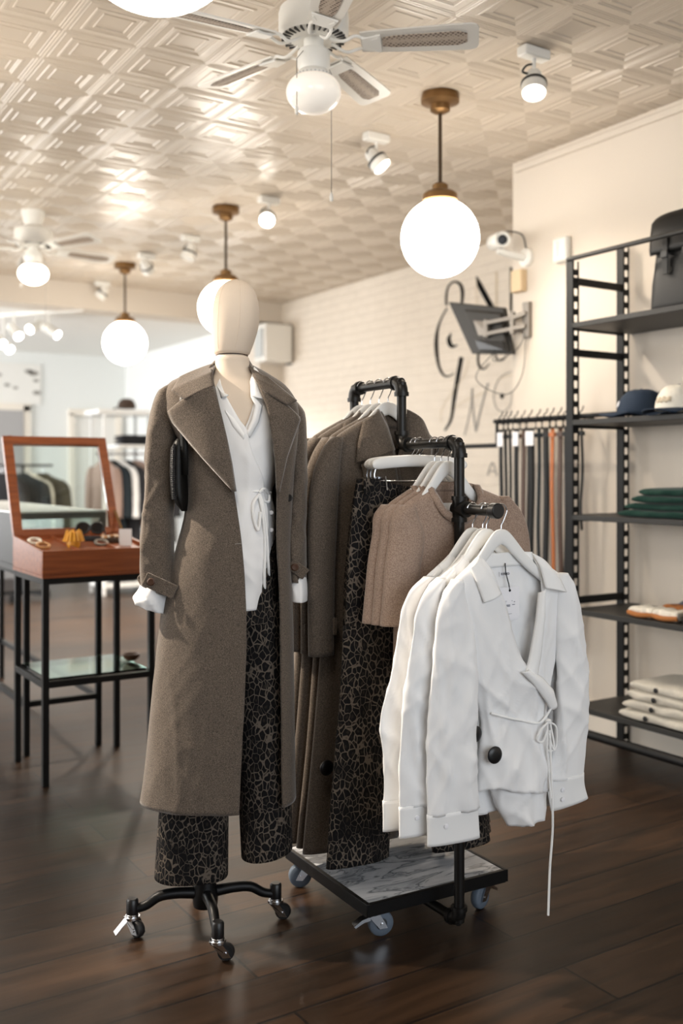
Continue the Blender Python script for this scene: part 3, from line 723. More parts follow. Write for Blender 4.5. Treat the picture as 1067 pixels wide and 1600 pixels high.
folded('folded_scarf', 'slate grey folded scarf behind the socks on the shelf', 'scarf', None, 3.62, 2.74, SH[1], .07, .3, .075, 'slate_cotton', 37)
for i in range(3):
    folded('folded_shirt', 'charcoal folded shirt, %s of the small stack beside the socks' % ['bottom', 'middle', 'top'][i], 'shirt', 'charcoal folded shirts', 3.46, 2.57 - .005 * i, SH[1] + .03 * i, .2, .24 - .015 * i, .033, 'charcoal_cotton', 41 + i)
def cap(x, y, z, rz, crown, brim, label, patch=True, logo='paper_white', sc=1.0):
    t = thing('baseball_cap', label, 'cap', (x, y, z), rz)
    prof = []
    rows_ = []
    for j, s in enumerate(np.linspace(0, 1, 15)):
        r = .092 * math.cos(s * pi / 2) ** .62; h = .02 + .105 * math.sin(s * pi / 2)
        rows_.append([(r * 1.12 * math.cos(a) , r * math.sin(a), h + .004 * noise.noise(Vector((math.cos(a) * 2, math.sin(a) * 2, s * 3 + x * 9)))) for a in np.linspace(0, 2 * pi, 40, endpoint=False)])
    obj('crown', MB().rows(rows_, True, False, True), crown, t, ang=180, solid=.003)
    rows_ = []
    for s in np.linspace(0, 1, 8):
        row = []
        for a in np.linspace(-1.15, 1.15, 22):
            r0 = Vector((.1 * math.cos(a), .09 * math.sin(a))); r1 = Vector((.098 + .085 * math.cos(a * 1.15) ** 1 if abs(a) < 1.3 else .1, .092 * math.sin(a)))
            p = r0.lerp(r1, s); row.append((p.x, p.y, .022 - .018 * (p.y / .09) ** 2 * s - .006 * s + .004))
        rows_.append(row)
    obj('brim', MB().rows(rows_), brim, t, ang=180, solid=.004)
    obj('top_button', MB().lathe([(0, 0), (.008, 0), (.006, .006), (0, .007)], (0, 0, .124), 12), brim, t)
    if patch:
        rows_ = []
        for a in np.linspace(-.42, .42, 14):
            row = []
            for h in (.052, .062, .072):
                s = math.asin((h - .02) / .105) / (pi / 2); r = .092 * math.cos(s * pi / 2) ** .62 + .004
                row.append((r * 1.12 * math.cos(a), r * math.sin(a), h + .004 * math.sin(a * 23)))
            rows_.append(row)
        obj('logo', MB().rows(rows_), logo, t, solid=.002)
    return t
cap(3.50, 3.02, SH[3], R(128), 'navy_cotton', 'navy_cotton', 'navy baseball cap with a small white front logo on the shelf')
cap(3.60, 2.93, SH[3] + .0, R(150), 'navy_cotton', 'navy_cotton', 'navy baseball cap tucked behind the one with the white logo', patch=False)
cap(3.45, 2.775, SH[3], R(178), 'cream_cotton', 'navy_cotton', 'cream baseball cap with a navy brim at the right edge', logo='ink_tan')
def backpack():
    t = thing('backpack', 'black leather backpack with buckled flap standing on the top shelf', 'backpack', (3.51, 2.765, SH[4]), 0)
    rows_ = []
    for z, w, d_, in ((0, .158, .075), (.004, .165, .082), (.03, .166, .085), (.12, .158, .082), (.22, .148, .074), (.30, .142, .066), (.36, .14, .058), (.40, .136, .05), (.415, .12, .04)):
        rows_.append([(math.copysign(abs(math.cos(a)) ** .45, math.cos(a)) * d_, math.copysign(abs(math.sin(a)) ** .35, math.sin(a)) * w + .004 * noise.noise(Vector((a * 2, z * 9, 3))), z) for a in np.linspace(0, 2 * pi, 48, endpoint=False)])
    obj('bag_body', MB().rows(rows_, True, True, True), 'black_leather', t, ang=60)
    rows_ = []
    for z, d_ in ((.245, -.088), (.27, -.088), (.33, -.082), (.385, -.073), (.42, -.05), (.432, -.01), (.43, .03), (.40, .06), (.34, .07)):
        rows_.append([(d_ + .012 * abs(s) ** 3, s * (.152 if z > .26 else .147), z - .012 * abs(s) ** 4 * (1 if z > .4 else 0)) for s in np.linspace(-1, 1, 20)])
    obj('flap', MB().rows(rows_), 'black_leather', t, ang=60, solid=.006)
    for sy in (-.055, .055):
        st = obj('closure_strap', MB().box((-.094, sy, .23), (.006, .028, .16)), 'black_leather', t, bevel=.002)
        obj('buckle', MB().box((-.1, sy, .235), (.01, .036, .03)), 'dark_grey_plastic', st, bevel=.003)
    obj('top_handle', MB().tube(smooth_path([(.06, -.04, .41), (.065, -.03, .455), (.065, .03, .455), (.06, .04, .41)], 16), .008, 8), 'black_leather', t)
backpack()
# ---------------------------------------------------------------- belts on their rail
def belts():
    X = 3.60
    t = thing('belt_rail', 'black wall rail with rows of small hooks left of the shelving', 'rail', (3.7, 3.75, 1.575))
    obj('rail_bar', MB().cyl((-.10, -.55, 0), (-.10, .36, 0), .011, n=12), 'powder_black', t)
    for y in (-.5, -.21, .33): obj('wall_arm', MB().cyl((.05, y, 0), (-.10, y, 0), .009, n=10), 'powder_black', t)
    obj('swan_hook', MB().tube(smooth_path([(-.10, -.20, -.02), (-.10, -.20, .10), (-.10, -.2, .14), (-.13, -.23, .165), (-.2, -.3, .2), (-.24, -.32, .24)], 24), .008, 10), 'powder_black', t)
    obj('side_rail', MB().cyl((-.10, .34, -.13), (-.10, .85, -.13), .012, n=12), 'powder_black', t)
    obj('side_rail_arm', MB().cyl((-.10, .34, 0), (-.10, .34, -.13), .009, n=10), 'powder_black', t)
    ys = []
    specs = [(783, .022, 'black_leather', 1.06, 1), (790, .018, 'black_leather', .98, 0), (797, .016, 'black_leather', 1.02, 0), (807, .026, 'black_leather', 1.10, 1), (818, .024, 'brown_leather', 1.05, 0),
             (829, .042, 'black_leather', 1.12, 1), (842, .018, 'dark_teal_cotton', .95, 0), (853, .030, 'black_leather', 1.08, 0), (863, .018, 'cognac_leather', 1.05, 0), (875, .024, 'brown_leather', 1.12, 0), (884, .016, 'black_leather', 1.10, 0),
             (909, .012, 'black_leather', .50, 0)]
    names = ['black belt at the left end of the rail with a white price card', 'thin black belt second from the left end of the rail', 'thin black belt third from the left end of the rail', 'black belt with a white price card, fourth from the left end',
             'dark brown belt just left of the widest black belt', 'widest black belt on the rail with a white price card', 'narrow dark belt just right of the widest black belt', 'black belt just left of the cognac belt',
             'narrow cognac leather belt, the only orange one', 'dark brown belt just right of the cognac belt', 'thin black belt nearest the shelf post', 'short thin black strap hanging inside the shelf end frame']
    for (px, w, m, ln, card), nm in zip(specs, names):
        w *= 1.25
        p = hitX(px, 655, X); y = p.y
        b = thing('belt', nm, 'belt', (X, y, 1.575), 0, 'leather belts hanging on the wall rail')
        sg = MB()
        n = 16; rows_ = []
        for j in range(n + 1):
            z = -.05 - ln * j / n; bx = .006 * math.sin(j * .5 + px); 
            rows_.append([(bx, -w / 2 + .004 * math.sin(j * .35 + px), z), (bx, w / 2 + .004 * math.sin(j * .35 + px), z)])
        rows_.append([(0, -w * .2, rows_[-1][0][2] - w * .5), (0, w * .2, rows_[-1][0][2] - w * .5)])
        obj('strap', MB().rows(rows_), m, b, solid=.004)
        bw = w * .5 + .012
        obj('buckle', MB().tube([(0, -bw, -.05), (0, bw, -.05), (0, bw, -.012), (0, -bw, -.012)], .0055, 8, closed=True), 'black_metal', b)
        obj('keeper_loop', box1((0, 0, -.085), (.016, w + .012, .022)), m, b)
        obj('rail_hook', MB().tube(smooth_path([(0, 0, -.012), (-.012, 0, .0), (-.014, 0, .018), (.0, 0, .026), (.008, -.004, .05)], 14), .003, 8), 'black_metal', b)
        if card: obj('price_card', box1((-.02, -.012, -.10), (.0015, .06 if px > 820 else .045, .075)), 'paper_white', b)
belts()
# ================================================================ left: display case on its stand, counter, far rails
def stand(name, label, x0, x1, y0, y1, h, leg_t, zs, glass):
    t = thing(name, label, 'stand', ((x0 + x1) / 2, (y0 + y1) / 2, 0)); c = t.location
    w = (x1 - x0) / 2; d = (y1 - y0) / 2
    for sx in (-1, 1):
        for sy in (-1, 1): obj('leg', box1((sx * (w - leg_t / 2), sy * (d - leg_t / 2), h / 2), (leg_t, leg_t, h)), 'powder_black', t, bevel=.001)
    for z in [h - leg_t / 2] + list(zs):
        for sx in (-1, 1): obj('rail', box1((sx * (w - leg_t / 2), 0, z), (leg_t * .98, 2 * d - 2 * leg_t, leg_t)), 'powder_black', t, bevel=.001)
        for sy in (-1, 1): obj('rail', box1((0, sy * (d - leg_t / 2), z), (2 * w - 2 * leg_t, leg_t * .98, leg_t)), 'powder_black', t, bevel=.001)
    if glass: obj('glass_shelf', box1((0, 0, zs[0] + leg_t / 2 + .005), (2 * w - .004 - leg_t * 2, 2 * d - .004 - leg_t * 2, .010)), 'green_edge_glass', t)
    return t
X0, X1, Y0, Y1 = 1.172, 1.660, 4.125, 4.585
stand('display_stand', 'black square-tube stand with a glass shelf carrying the cherry display box', X0, X1, Y0, Y1, .862, .026, (.42,), True)
p = hitH(205, 1031, .45)
o = obj('wooden_bead_bowl', MB().lathe([(0, 0), (.02, 0), (.036, .014), (.04, .03), (.036, .03), (.03, .014), (0, .008)], (0, 0, 0), 20), 'brown_leather', loc=(p.x, p.y, .4485)); tag(o, 'small dark round dish on the glass shelf of the stand', 'dish')
def display_case():
    t = thing('display_case', 'open cherry wood jewellery display box with a raised framed lid', 'display case', ((X0 + X1) / 2, (Y0 + Y1) / 2, .862))
    w, d, h, k = (X1 - X0) / 2 + .004, (Y1 - Y0) / 2 + .004, .113, .016
    obj('base_board', box1((0, 0, .006), (2 * w, 2 * d, .012)), 'cherry_wood', t)
    obj('front_side', box1((0, -d + k / 2, h / 2 + .006), (2 * w, k, h - .012)), 'cherry_wood', t, bevel=.002)
    obj('back_side', box1((0, d - k / 2, (h + .040) / 2 + .006), (2 * w, k, h + .028)), 'cherry_wood', t, bevel=.002)
    for sx in (-1, 1): obj('end_side', MB().prism([(-d + k, .012), (d - k, .012), (d - k, h + .040), (-d + k, h)], sx * w, sx * (w - k), 'x'), 'cherry_wood', t, bevel=.002)
    ys, ye = -d + k, d - k; za, zb = h - .016, h + .024
    obj('tray', MB().prism([(ys, za - .02), (ye, zb - .02), (ye, zb), (ys, za)], -w + k, w - k, 'x'), 'cherry_wood', t)
    for x in (-.08, .085): obj('divider', MB().prism([(ys, za - .005), (ye, zb - .005), (ye, zb + .014), (ys, za + .013)], x - .004, x + .004, 'x'), 'cherry_wood', t)
    def tray_z(y): return .862 + za + (zb - za) * (y - (Y0 + Y1) / 2 - ys) / (ye - ys)
    def on_tray(px, py):
        d_ = ray(px, py); b_ = (zb - za) / (ye - ys); a_ = tray_z(0.0)
        q = CAM0 + d_ * ((a_ - CAMH) / (d_.z - b_ * d_.y))
        q.y = min(max(q.y, Y0 + .06), Y1 - .06); q.x = min(max(d_.x * q.y / d_.y, X0 + .05), X1 - .05); q.z = tray_z(q.y)
        return q
    # lid: hinged at the back, leaning back
    L_ = 2 * d + .03; an = R(24); m = Matrix.Translation((0, d - .004, h + .036)) @ Matrix.Rotation(-an, 4, 'X')
    lid = bpy.data.objects.new('lid', None); COL.objects.link(lid); lid.parent = t; lid.matrix_local = m
    fw = .042
    mb = MB()
    for sx in (-1, 1): mb.box((sx * (w - fw / 2), 0, L_ / 2), (fw, .026, L_))
    mb.box((0, 0, L_ - fw / 2), (2 * w - 2 * fw, .026, fw)); mb.box((0, 0, fw * .35), (2 * w - 2 * fw, .026, fw * .7))
    obj('lid_frame', mb, 'cherry_wood', lid, bevel=.002)
    obj('lid_pane', box1((0, 0, L_ / 2), (2 * w - 2 * fw, .003, L_ - 2 * fw)), 'clear_glass', lid)
    obj('lid_stay', MB().bar((w - .008, d - .10, h + .02), (w - .008, d + .05, h + .16), .004, .012, up=(1, 0, 0)), 'aged_brass', t)
    # things lying in the box
    p = on_tray(115, 855); g = thing('hair_clip', 'yellow spiky hair clip in the cherry display box', 'hair clip', (p.x, p.y, p.z - .004))
    mb = MB()
    for i in range(14):
        a = i * 2 * pi / 14; mb.tube([(.01 * math.cos(a), .01 * math.sin(a), .04), (.03 * math.cos(a), .03 * math.sin(a), .065 + .01 * (i % 2)), (.042 * math.cos(a), .042 * math.sin(a), .03)], .006, 8)
    obj('claw', mb, 'yellow_plastic', g); obj('clip_base', MB().lathe([(0, 0), (.025, 0), (.03, .02), (.022, .045), (0, .05)], (0, 0, 0), 16), 'yellow_plastic', g)
    for px, py, mm, lb in ((62, 857, 'tortoise_plastic', 'amber ring bangle at the front left of the display box'), (44, 850, 'cream_cotton', 'cream ring bangle at the left end of the display box'), (158, 852, 'steel_grey', 'silver bracelet at the right side of the display box')):
        p = on_tray(px, py); r = .026
        o = obj('bangle', MB().tube([(r * math.cos(a), r * math.sin(a) * .85, .016 + r * math.sin(a) * .35) for a in np.linspace(0, 2 * pi, 28, endpoint=False)], .007, 10, closed=True), mm, loc=(p.x, p.y, p.z - .004)); tag(o, lb, 'bangle', None)
    p = on_tray(141, 846); g = thing('sunglasses', 'black sunglasses propped up in the display box', 'sunglasses', (p.x, p.y, p.z - .004), R(-25))
    for sx in (-1, 1):
        f = obj('lens_rim', MB().tube([(sx * .032 + .029 * math.cos(a), 0, .065 + .024 * math.sin(a)) for a in np.linspace(0, 2 * pi, 24, endpoint=False)], .005, 8, closed=True), 'black_plastic', g)
        obj('dark_lens', MB().lathe([(0, -.001), (.027, -.001), (.027, .001), (0, .001)], (sx * .032, 0, .065), 24, Matrix.Rotation(pi / 2, 3, 'X')), 'black_plastic', f)
        obj('temple_arm', MB().bar((sx * .062, 0, .07), (sx * .06, .10, .01), .004, .009), 'black_plastic', g)
    obj('nose_bridge', MB().cyl((-.006, 0, .072), (.006, 0, .072), .004, n=10), 'black_plastic', g)
    obj('resting_case', box1((0, .03, .012), (.13, .07, .03)), 'charcoal_cotton', g, bevel=.012)
    p = on_tray(196, 853); o = obj('price_card', box1((0, 0, .040), (.055, .0015, .08)), 'paper_white', loc=(p.x, p.y, p.z - .004)); o.rotation_euler = (R(-8), 0, R(-20)); tag(o, 'blank white price card standing in the right of the display box', 'card')
    p = on_tray(172, 847); g = thing('necklace', 'pale bead necklace lying beside the white price card', 'necklace', (p.x, p.y, p.z - .004))
    for i in range(22):
        a = i * 2 * pi / 22; obj('bead', MB().lathe([(0, -.007), (.005, -.005), (.007, 0), (.005, .005), (0, .007)], ((.035 if True else 0) * math.cos(a), .025 * math.sin(a) , .030 + .004 * math.sin(3 * a)), 8), 'tortoise_plastic' if i % 3 else 'cream_cotton', g)
    obj('felt_pad', box1((0, 0, .013), (.09, .066, .024)), 'brown_felt', g, bevel=.006)
display_case()
def counter():
    x0, x1, y0, y1 = 1.20, 1.625, 4.66, 6.6
    stand('counter_stand', 'taller black square-tube stand under the grey glass counter', x0 + .03, x1 - .03, y0 - .03, y1 - .1, .845, .026, (.235,), False)
    t = thing('glass_counter', 'grey framed glass display counter behind the cherry box', 'display counter', ((x0 + x1) / 2, (y0 + y1) / 2, .845))
    w, d, h, k = (x1 - x0) / 2, (y1 - y0) / 2, .265, .028
    mb = MB()
    for sx in (-1, 1):
        for sy in (-1, 1): mb.box((sx * (w - k / 2), sy * (d - k / 2), h / 2), (k, k, h))
        for z in (k / 2, h - k / 2): mb.box((sx * (w - k / 2), 0, z), (k, 2 * d, k))
    for sy in (-1, 1):
        for z in (k / 2, h - k / 2): mb.box((0, sy * (d - k / 2), z), (2 * w, k, k))
    obj('frame', mb, 'graphite_paint', t, bevel=.002)
    obj('side_panel', box1((-w + .006, 0, h / 2), (.006, 2 * d - 2 * k, h - 2 * k)), 'graphite_paint', t)
    obj('floor_panel', box1((0, 0, .012), (2 * w - 2 * k, 2 * d - 2 * k, .012)), 'counter_top', t)
    obj('glass_pane', box1((0, -d + .006, h / 2), (2 * w - 2 * k, .004, h - 2 * k)), 'clear_glass', t)
    obj('glass_pane', box1((w - .006, 0, h / 2), (.004, 2 * d - 2 * k, h - 2 * k)), 'clear_glass', t)
    obj('glass_top', box1((0, 0, h + .004), (2 * w - .004, 2 * d - .004, .008)), 'counter_top', t)
counter()
def simple_garment(name, label, cat, loc, rz, m, wid, length, group, sleeve=True, open_=False):
    t = thing(name, label, cat, loc, rz, group)
    keys = [(0, .05, .03), (-.03, .09, .035), (-.08, wid * .5, .05), (-.14, wid * .52, .06), (-.4, wid * .47, .07), (-length, wid * .56, .07)]
    sd = (hash(label) % 97) * .37 if False else len(label) * .7
    rows_ = []
    for z, a, b in crv(keys, 30):
        rows_.append([(a * math.copysign(abs(math.sin(q)) ** .7, math.sin(q)), -b * math.cos(q) + .012 * noise.noise(Vector((math.sin(q) * 3, z * 2, sd))), z) for q in np.linspace(0, 2 * pi, 40, endpoint=False)])
    obj('garment_body', MB().rows(rows_[::-1], True, True, False), m, t, ang=180, solid=.003)
    if sleeve:
        for sx in (-1, 1):
            rows_ = []
            for z, cx, a in crv([(-.07, wid * .47, .02), (-.12, wid * .55, .05), (-.3, wid * .6, .06), (-.62, wid * .62, .055)], 18):
                rows_.append([(sx * cx + a * math.sin(q) + .006 * noise.noise(Vector((z * 9, q, sd))), -.01 - .05 * math.cos(q), z) for q in np.linspace(0, 2 * pi, 24, endpoint=False)])
            obj('sleeve', MB().rows(rows_, True), m, t, ang=180, solid=.003)
    obj('hook', MB().tube([(0, 0, -.02), (0, 0, .03), (.012, 0, .055), (.02, 0, .075), (.008, 0, .09), (-.006, 0, .082)], .003, 8), 'chrome', t)
    return t
def far_rail():
    Y = 10.4
    a, b = hitY(150, 800, Y).x, hitY(250, 800, Y).x + .3
    t = thing('clothes_rail', 'white framed clothes rail with a top shelf far behind the display case', 'clothes rail', ((a + b) / 2, Y, 0))
    w = (b - a) / 2
    for sx in (-1, 0, 1):
        for sy in (-.2, .2): obj('upright', box1((sx * (w - .02), sy, .98), (.028, .028, 1.96)), 'counter_top' if sx == 0 else 'white_lacquer', t)
    obj('top_shelf', box1((0, 0, 1.94), (2 * w + .1, .46, .05)), 'white_lacquer', t, bevel=.004)
    obj('middle_shelf', box1((0.08, 0, 1.58), (2 * w - .2, .42, .03)), 'white_lacquer', t)
    obj('hanging_bar', MB().cyl((-w, 0, 1.50), (w, 0, 1.50), .014, n=14), 'chrome', t)
    obj('base_shelf', box1((0, 0, .10), (2 * w, .42, .04)), 'white_lacquer', t)
    x0 = hitY(210, 690, Y - .1).x
    for i in range(3):
        folded('folded_jeans', 'black folded jeans on the middle shelf of the far white rail, %s of three' % ['bottom', 'middle', 'top'][i], 'jeans', 'black folded jeans', x0 + .05, Y - .06, 1.597 + .034 * i, .26, .44, .036, 'charcoal_cotton', 51 + i, rz=pi / 2)
    for i, (m, lb) in enumerate((('charcoal_cotton', 'folded black shirt on the base of the far rail'), ('white_cotton', 'folded white shirt on the base of the far rail'))):
        folded('folded_shirt', lb, 'shirt', None, x0 - .12 + .3 * i, Y, .121, .26, .3, .06, m, 61 + i, rz=pi / 2)
    cap(hitY(198, 620, Y - .1).x, Y - .1, 1.966, R(215), 'brown_felt', 'brown_felt', 'dark brown cap alone on the far top shelf', patch=False)
    gs = [(163, 'taupe_knit', .30, .75, 'brown top at the left end of the far white rail'), (174, 'dark_teal_cotton', .36, .98, 'black coat second from the left on the far rail'), (186, 'white_cotton', .34, .62, 'white shirt hanging between dark garments on the far rail'),
          (197, 'charcoal_cotton', .36, .95, 'long black garment right of the white shirt on the far rail'), (214, 'taupe_knit', .40, .72, 'pinkish taupe knit top on the far rail'), (232, 'white_cotton', .36, .7, 'pale shirt at the mannequin end of the far rail'), (250, 'charcoal_cotton', .36, .9, 'black garment hidden behind the mannequin arm on the far rail')]
    for px, m, w_, L_, lb in gs:
        q = hitY(px, 715, Y)
        simple_garment('hanging_garment', lb, 'clothing', (q.x, Y - .0, 1.43), R(-58), m, w_, L_, 'clothes on the far white rail', sleeve=True)
far_rail()
def round_rail():
    Y = 10.3
    q = hitY(36, 760, Y)
    t = thing('garment_stand', 'black wheeled garment stand with dark jackets at the far left', 'clothes stand', (q.x, Y, 0))
    obj('pole', MB().cyl((0, 0, .05), (0, 0, 1.38), .016, n=14), 'powder_black', t)
    obj('cross_bar', MB().cyl((-.3, 0, 1.37), (.3, 0, 1.37), .012, n=12), 'powder_black', t)
    for k in range(5):
        a = k * 2 * pi / 5 + .3; l = obj('base_arm', MB().bar((0, 0, .09), (.3 * math.cos(a), .3 * math.sin(a), .065), .04, .03), 'powder_black', t)
        obj('caster_wheel', MB().lathe([(0, -.012), (.026, -.012), (.028, 0), (.026, .012), (0, .012)], (.29 * math.cos(a), .29 * math.sin(a), .028), 14, Matrix.Rotation(pi / 2, 3, 'X')), 'black_rubber', l)
    for dx, m, lb in ((-.22, 'charcoal_cotton', 'black jacket at the left end of the wheeled garment stand'), (.0, 'dark_teal_cotton', 'dark jacket in the middle of the wheeled garment stand'), (.06, 'cream_cotton', 'narrow cream garment between the dark and olive jackets'), (.2, 'olive_cotton', 'olive jacket at the right end of the wheeled garment stand')):
        simple_garment('hanging_jacket', lb, 'jacket', (q.x + dx, Y, 1.29), R(-35), m, .40 if m != 'cream_cotton' else .34, .62, 'jackets on the far stand')
round_rail()
# ================================================================ the rolling pipe rack
AL = R(30.1); RC = (.1595, 3.0675); RZ = AL - YAW
def RW(u, v, z=0.0):
    return cw(RC[0] + u * math.cos(AL) - v * math.sin(AL), RC[1] + u * math.sin(AL) + v * math.cos(AL), z)
def fr(px, py, v):
    r = (px - CX) / F
    zd = (v - RC[0] * math.sin(AL) + RC[1] * math.cos(AL)) / (math.cos(AL) - r * math.sin(AL))
    u = (r * zd - RC[0]) * math.cos(AL) + (zd - RC[1]) * math.sin(AL)
    return u, CAMH - (py - HZ) / F * zd
B1, B2, B3 = 1.573, 1.383, 1.198
VA, VB, VC = .235, -.045, -.335
def caster(t, x, y, z, rz, R_, w, brake, metal='chrome', tyre='grey_rubber', plate=True):
    m = Matrix.Translation((x, y, 0)) @ Matrix.Rotation(rz, 4, 'Z')
    def T(mb): mb.v = [tuple(m @ Vector(p)) for p in mb.v]; return mb
    c = obj('caster', T((MB().box((0, 0, z - .003), (.062, .05, .005)) if plate else MB().lathe([(0, z), (.0175, z), (.0175, z - .008), (0, z - .008)], (0, 0, 0), 18)).lathe([(0, z - .006), (.022, z - .006), (.022, z - .014), (.016, z - .018), (0, z - .018)], (0, 0, 0), 18)), metal, t, bevel=.001)
    mb = MB()
    for sy in (-1, 1):
        mb.prism([(-.016, z - .014), (.016, z - .014), (.03, R_ + .006), (.03 + .008, R_ - .010), (.016, R_ - .012), (-.02, R_ + .03)], sy * (w / 2 + .003), sy * (w / 2 + .006))
    mb.box((0.0, 0, z - .013), (.034, w + .012, .005)); mb.cyl((.022, -w / 2 - .009, R_), (.022, w / 2 + .009, R_), .005, n=12)
    obj('fork', T(mb), metal, c)
    wh = MB().lathe([(R_ * .45, -w / 2), (R_ * .9, -w / 2), (R_, -w * .3), (R_, w * .3), (R_ * .9, w / 2), (R_ * .45, w / 2), (R_ * .42, w * .3), (R_ * .42, -w * .3), (R_ * .45, -w / 2)], (.022, 0, R_), 30, Matrix.Rotation(pi / 2, 3, 'X'))
    obj('tyre', T(wh), tyre, c, ang=60)
    obj('wheel_hub', T(MB().lathe([(0, -w * .42), (R_ * .3, -w * .42), (R_ * .66, -w * .36), (R_ * .66, w * .36), (R_ * .3, w * .42), (0, w * .42)], (.022, 0, R_), 24, Matrix.Rotation(pi / 2, 3, 'X'))), 'graphite_paint', c)
    if brake: obj('brake_pedal', T(MB().prism([(-.012, z - .02), (-.035, z - .026), (-.058, z - .042), (-.054, z - .047), (-.03, z - .034), (-.01, z - .03)], -w * .55, w * .55)), metal if brake == 1 else 'black_plastic', c)
    return c
def pipe_rack():
    t = thing('rolling_clothes_rack', 'black iron pipe clothes rack stepped in three on a marble topped rolling base', 'clothes rack', RW(0, 0), RZ)
    H = .115; s = .241
    obj('marble_top', box1((0, 0, H - .006), (2 * s - .012, 2 * s - .012, .012)), 'marble', t)
    mb = MB()
    for k in (-1, 1):
        mb.box((k * s, 0, H - .017), (.012, 2 * s + .012, .036)); mb.box((0, k * s, H - .017), (2 * s - .012, .012, .036))
    mb.box((0, 0, H - .024), (2 * s - .012, 2 * s - .012, .02)); obj('base_frame', mb, 'black_metal', t, bevel=.0015)
    zc = H - .036
    for sx, sy, rz, br in ((-1, -1, R(-15), 1), (-1, 1, R(160), 1), (1, -1, R(200), 1), (1, 1, R(30), 0)):
        caster(t, sx * (s - .045), sy * (s - .045), zc, rz, .036, .024, br)
    r = .0145
    def pipe(a, b): obj('pipe', MB().cyl(a, b, r, n=20), 'black_iron_pipe', t)
    def elbow(c, d1, d2, R_=.034):
        c = Vector(c); d1 = Vector(d1); d2 = Vector(d2); pts = []
        p0, p1 = c + d1 * R_, c + d2 * R_
        for q in np.linspace(0, 1, 12): pts.append(p0 * (1 - q) ** 2 + c * 2 * q * (1 - q) + p1 * q * q)
        mb = MB().tube(pts, .0195, 20)
        mb.cyl(p0 - d1 * .004, p0 + d1 * .008, .0225, n=20); mb.cyl(p1 - d2 * .004, p1 + d2 * .008, .0225, n=20)
        obj('elbow_fitting', mb, 'black_iron_pipe', t)
    def tee(c, ds, l=.034):
        c = Vector(c); mb = MB()
        for d in ds:
            d = Vector(d); mb.cyl(c - d * .018, c + d * l, .0195, n=20); mb.cyl(c + d * (l - .010), c + d * (l + .002), .0225, n=20)
        obj('tee_fitting', mb, 'black_iron_pipe', t)
    Z, V = Vector((0, 0, 1)), Vector((0, 1, 0))
    pipe((0, VA, H), (0, VA, B1)); elbow((0, VA, B1), -Z, -V); pipe((0, VA, B1), (0, VB, B1)); elbow((0, VB, B1), V, -Z)
    pipe((0, VB, B1), (0, VB, B2)); elbow((0, VB, B2), Z, -V); pipe((0, VB, B2), (0, VC, B2)); elbow((0, VC, B2), V, -Z)
    pipe((0, VC, B2), (0, VC, .05)); tee((0, VC, B3), (Z, -Z, -V)); pipe((0, VC, B3), (0, VC - .15, B3))
    obj('end_cap', MB().cyl((0, VC - .145, B3), (0, VC - .172, B3), .021, n=20), 'black_plastic', t, bevel=.003)
    elbow((0, VC, .052), Z, V); pipe((0, VC, .052), (0, -.13, .052)); 
    obj('floor_flange', MB().lathe([(0, H), (.045, H), (.045, H + .008), (.026, H + .012), (.024, H + .03), (0, H + .03)], (0, VA, 0), 24), 'black_iron_pipe', t)
pipe_rack()
def hook_wire(bar_z, neck_z, flip=1):
    r = .0185; zc = bar_z
    pts = [(0, 0, neck_z)]
    pts += [(0, 0, neck_z + (zc - r - neck_z) * .45), (flip * .006, 0, neck_z + (zc - r - neck_z) * .7), (flip * r * .99, 0, zc - .004)]
    pts += [(flip * r * math.cos(a), 0, zc + r * math.sin(a)) for a in np.linspace(.2, pi * .92, 12)]
    return MB().tube(smooth_path(pts, 36), .0018, 8)
def shaped_hanger(v, bar_z, neck_z, label, group, half=.185, tilt=0.0, du=0.0, drop=1.0):
    t = thing('coat_hanger', label, 'hanger', RW(du, v), RZ + tilt, group)
    top = [(-half, -.132), (-half * .96, -.118), (-half * .7, -.086), (-half * .45, -.050), (-half * .25, -.016), (-half * .12, .002), (0, .007)]
    bot = [(0, -.034), (-half * .10, -.042), (-half * .3, -.070), (-half * .5, -.096), (-half * .75, -.124), (-half * .93, -.144), (-half, -.140)]
    top = [(a, b * (drop if b < 0 else 1)) for a, b in top]; bot = [(a, b - .034 * 0 + (b + .034) * (drop - 1)) for a, b in bot]
    tp = smooth_path([(a, b, 0) for a, b in top], 22); bt = smooth_path([(a, b, 0) for a, b in bot], 22)[::-1]
    prof = [(p, q) for p, q in zip(tp, bt)]; prof += [(Vector((-p.x, p.y, 0)), Vector((-q.x, q.y, 0))) for p, q in prof[-2::-1]]
    rows_ = []
    for a, b in prof:
        c = (a + b) / 2; hh = (a - b) / 2; th = .0062; bow = -.018 * (c.x / half) ** 2
        rows_.append([(c.x + hh.x * math.cos(q), bow + th * math.sin(q), neck_z + c.y + hh.y * math.copysign(abs(math.cos(q)) ** .6, math.cos(q))) for q in np.linspace(0, 2 * pi, 20, endpoint=False)])
    obj('wooden_body', MB().rows(rows_, True, True, True), 'white_lacquer', t, ang=180)
    obj('hook', hook_wire(bar_z, neck_z, 1), 'chrome', t)
    return t
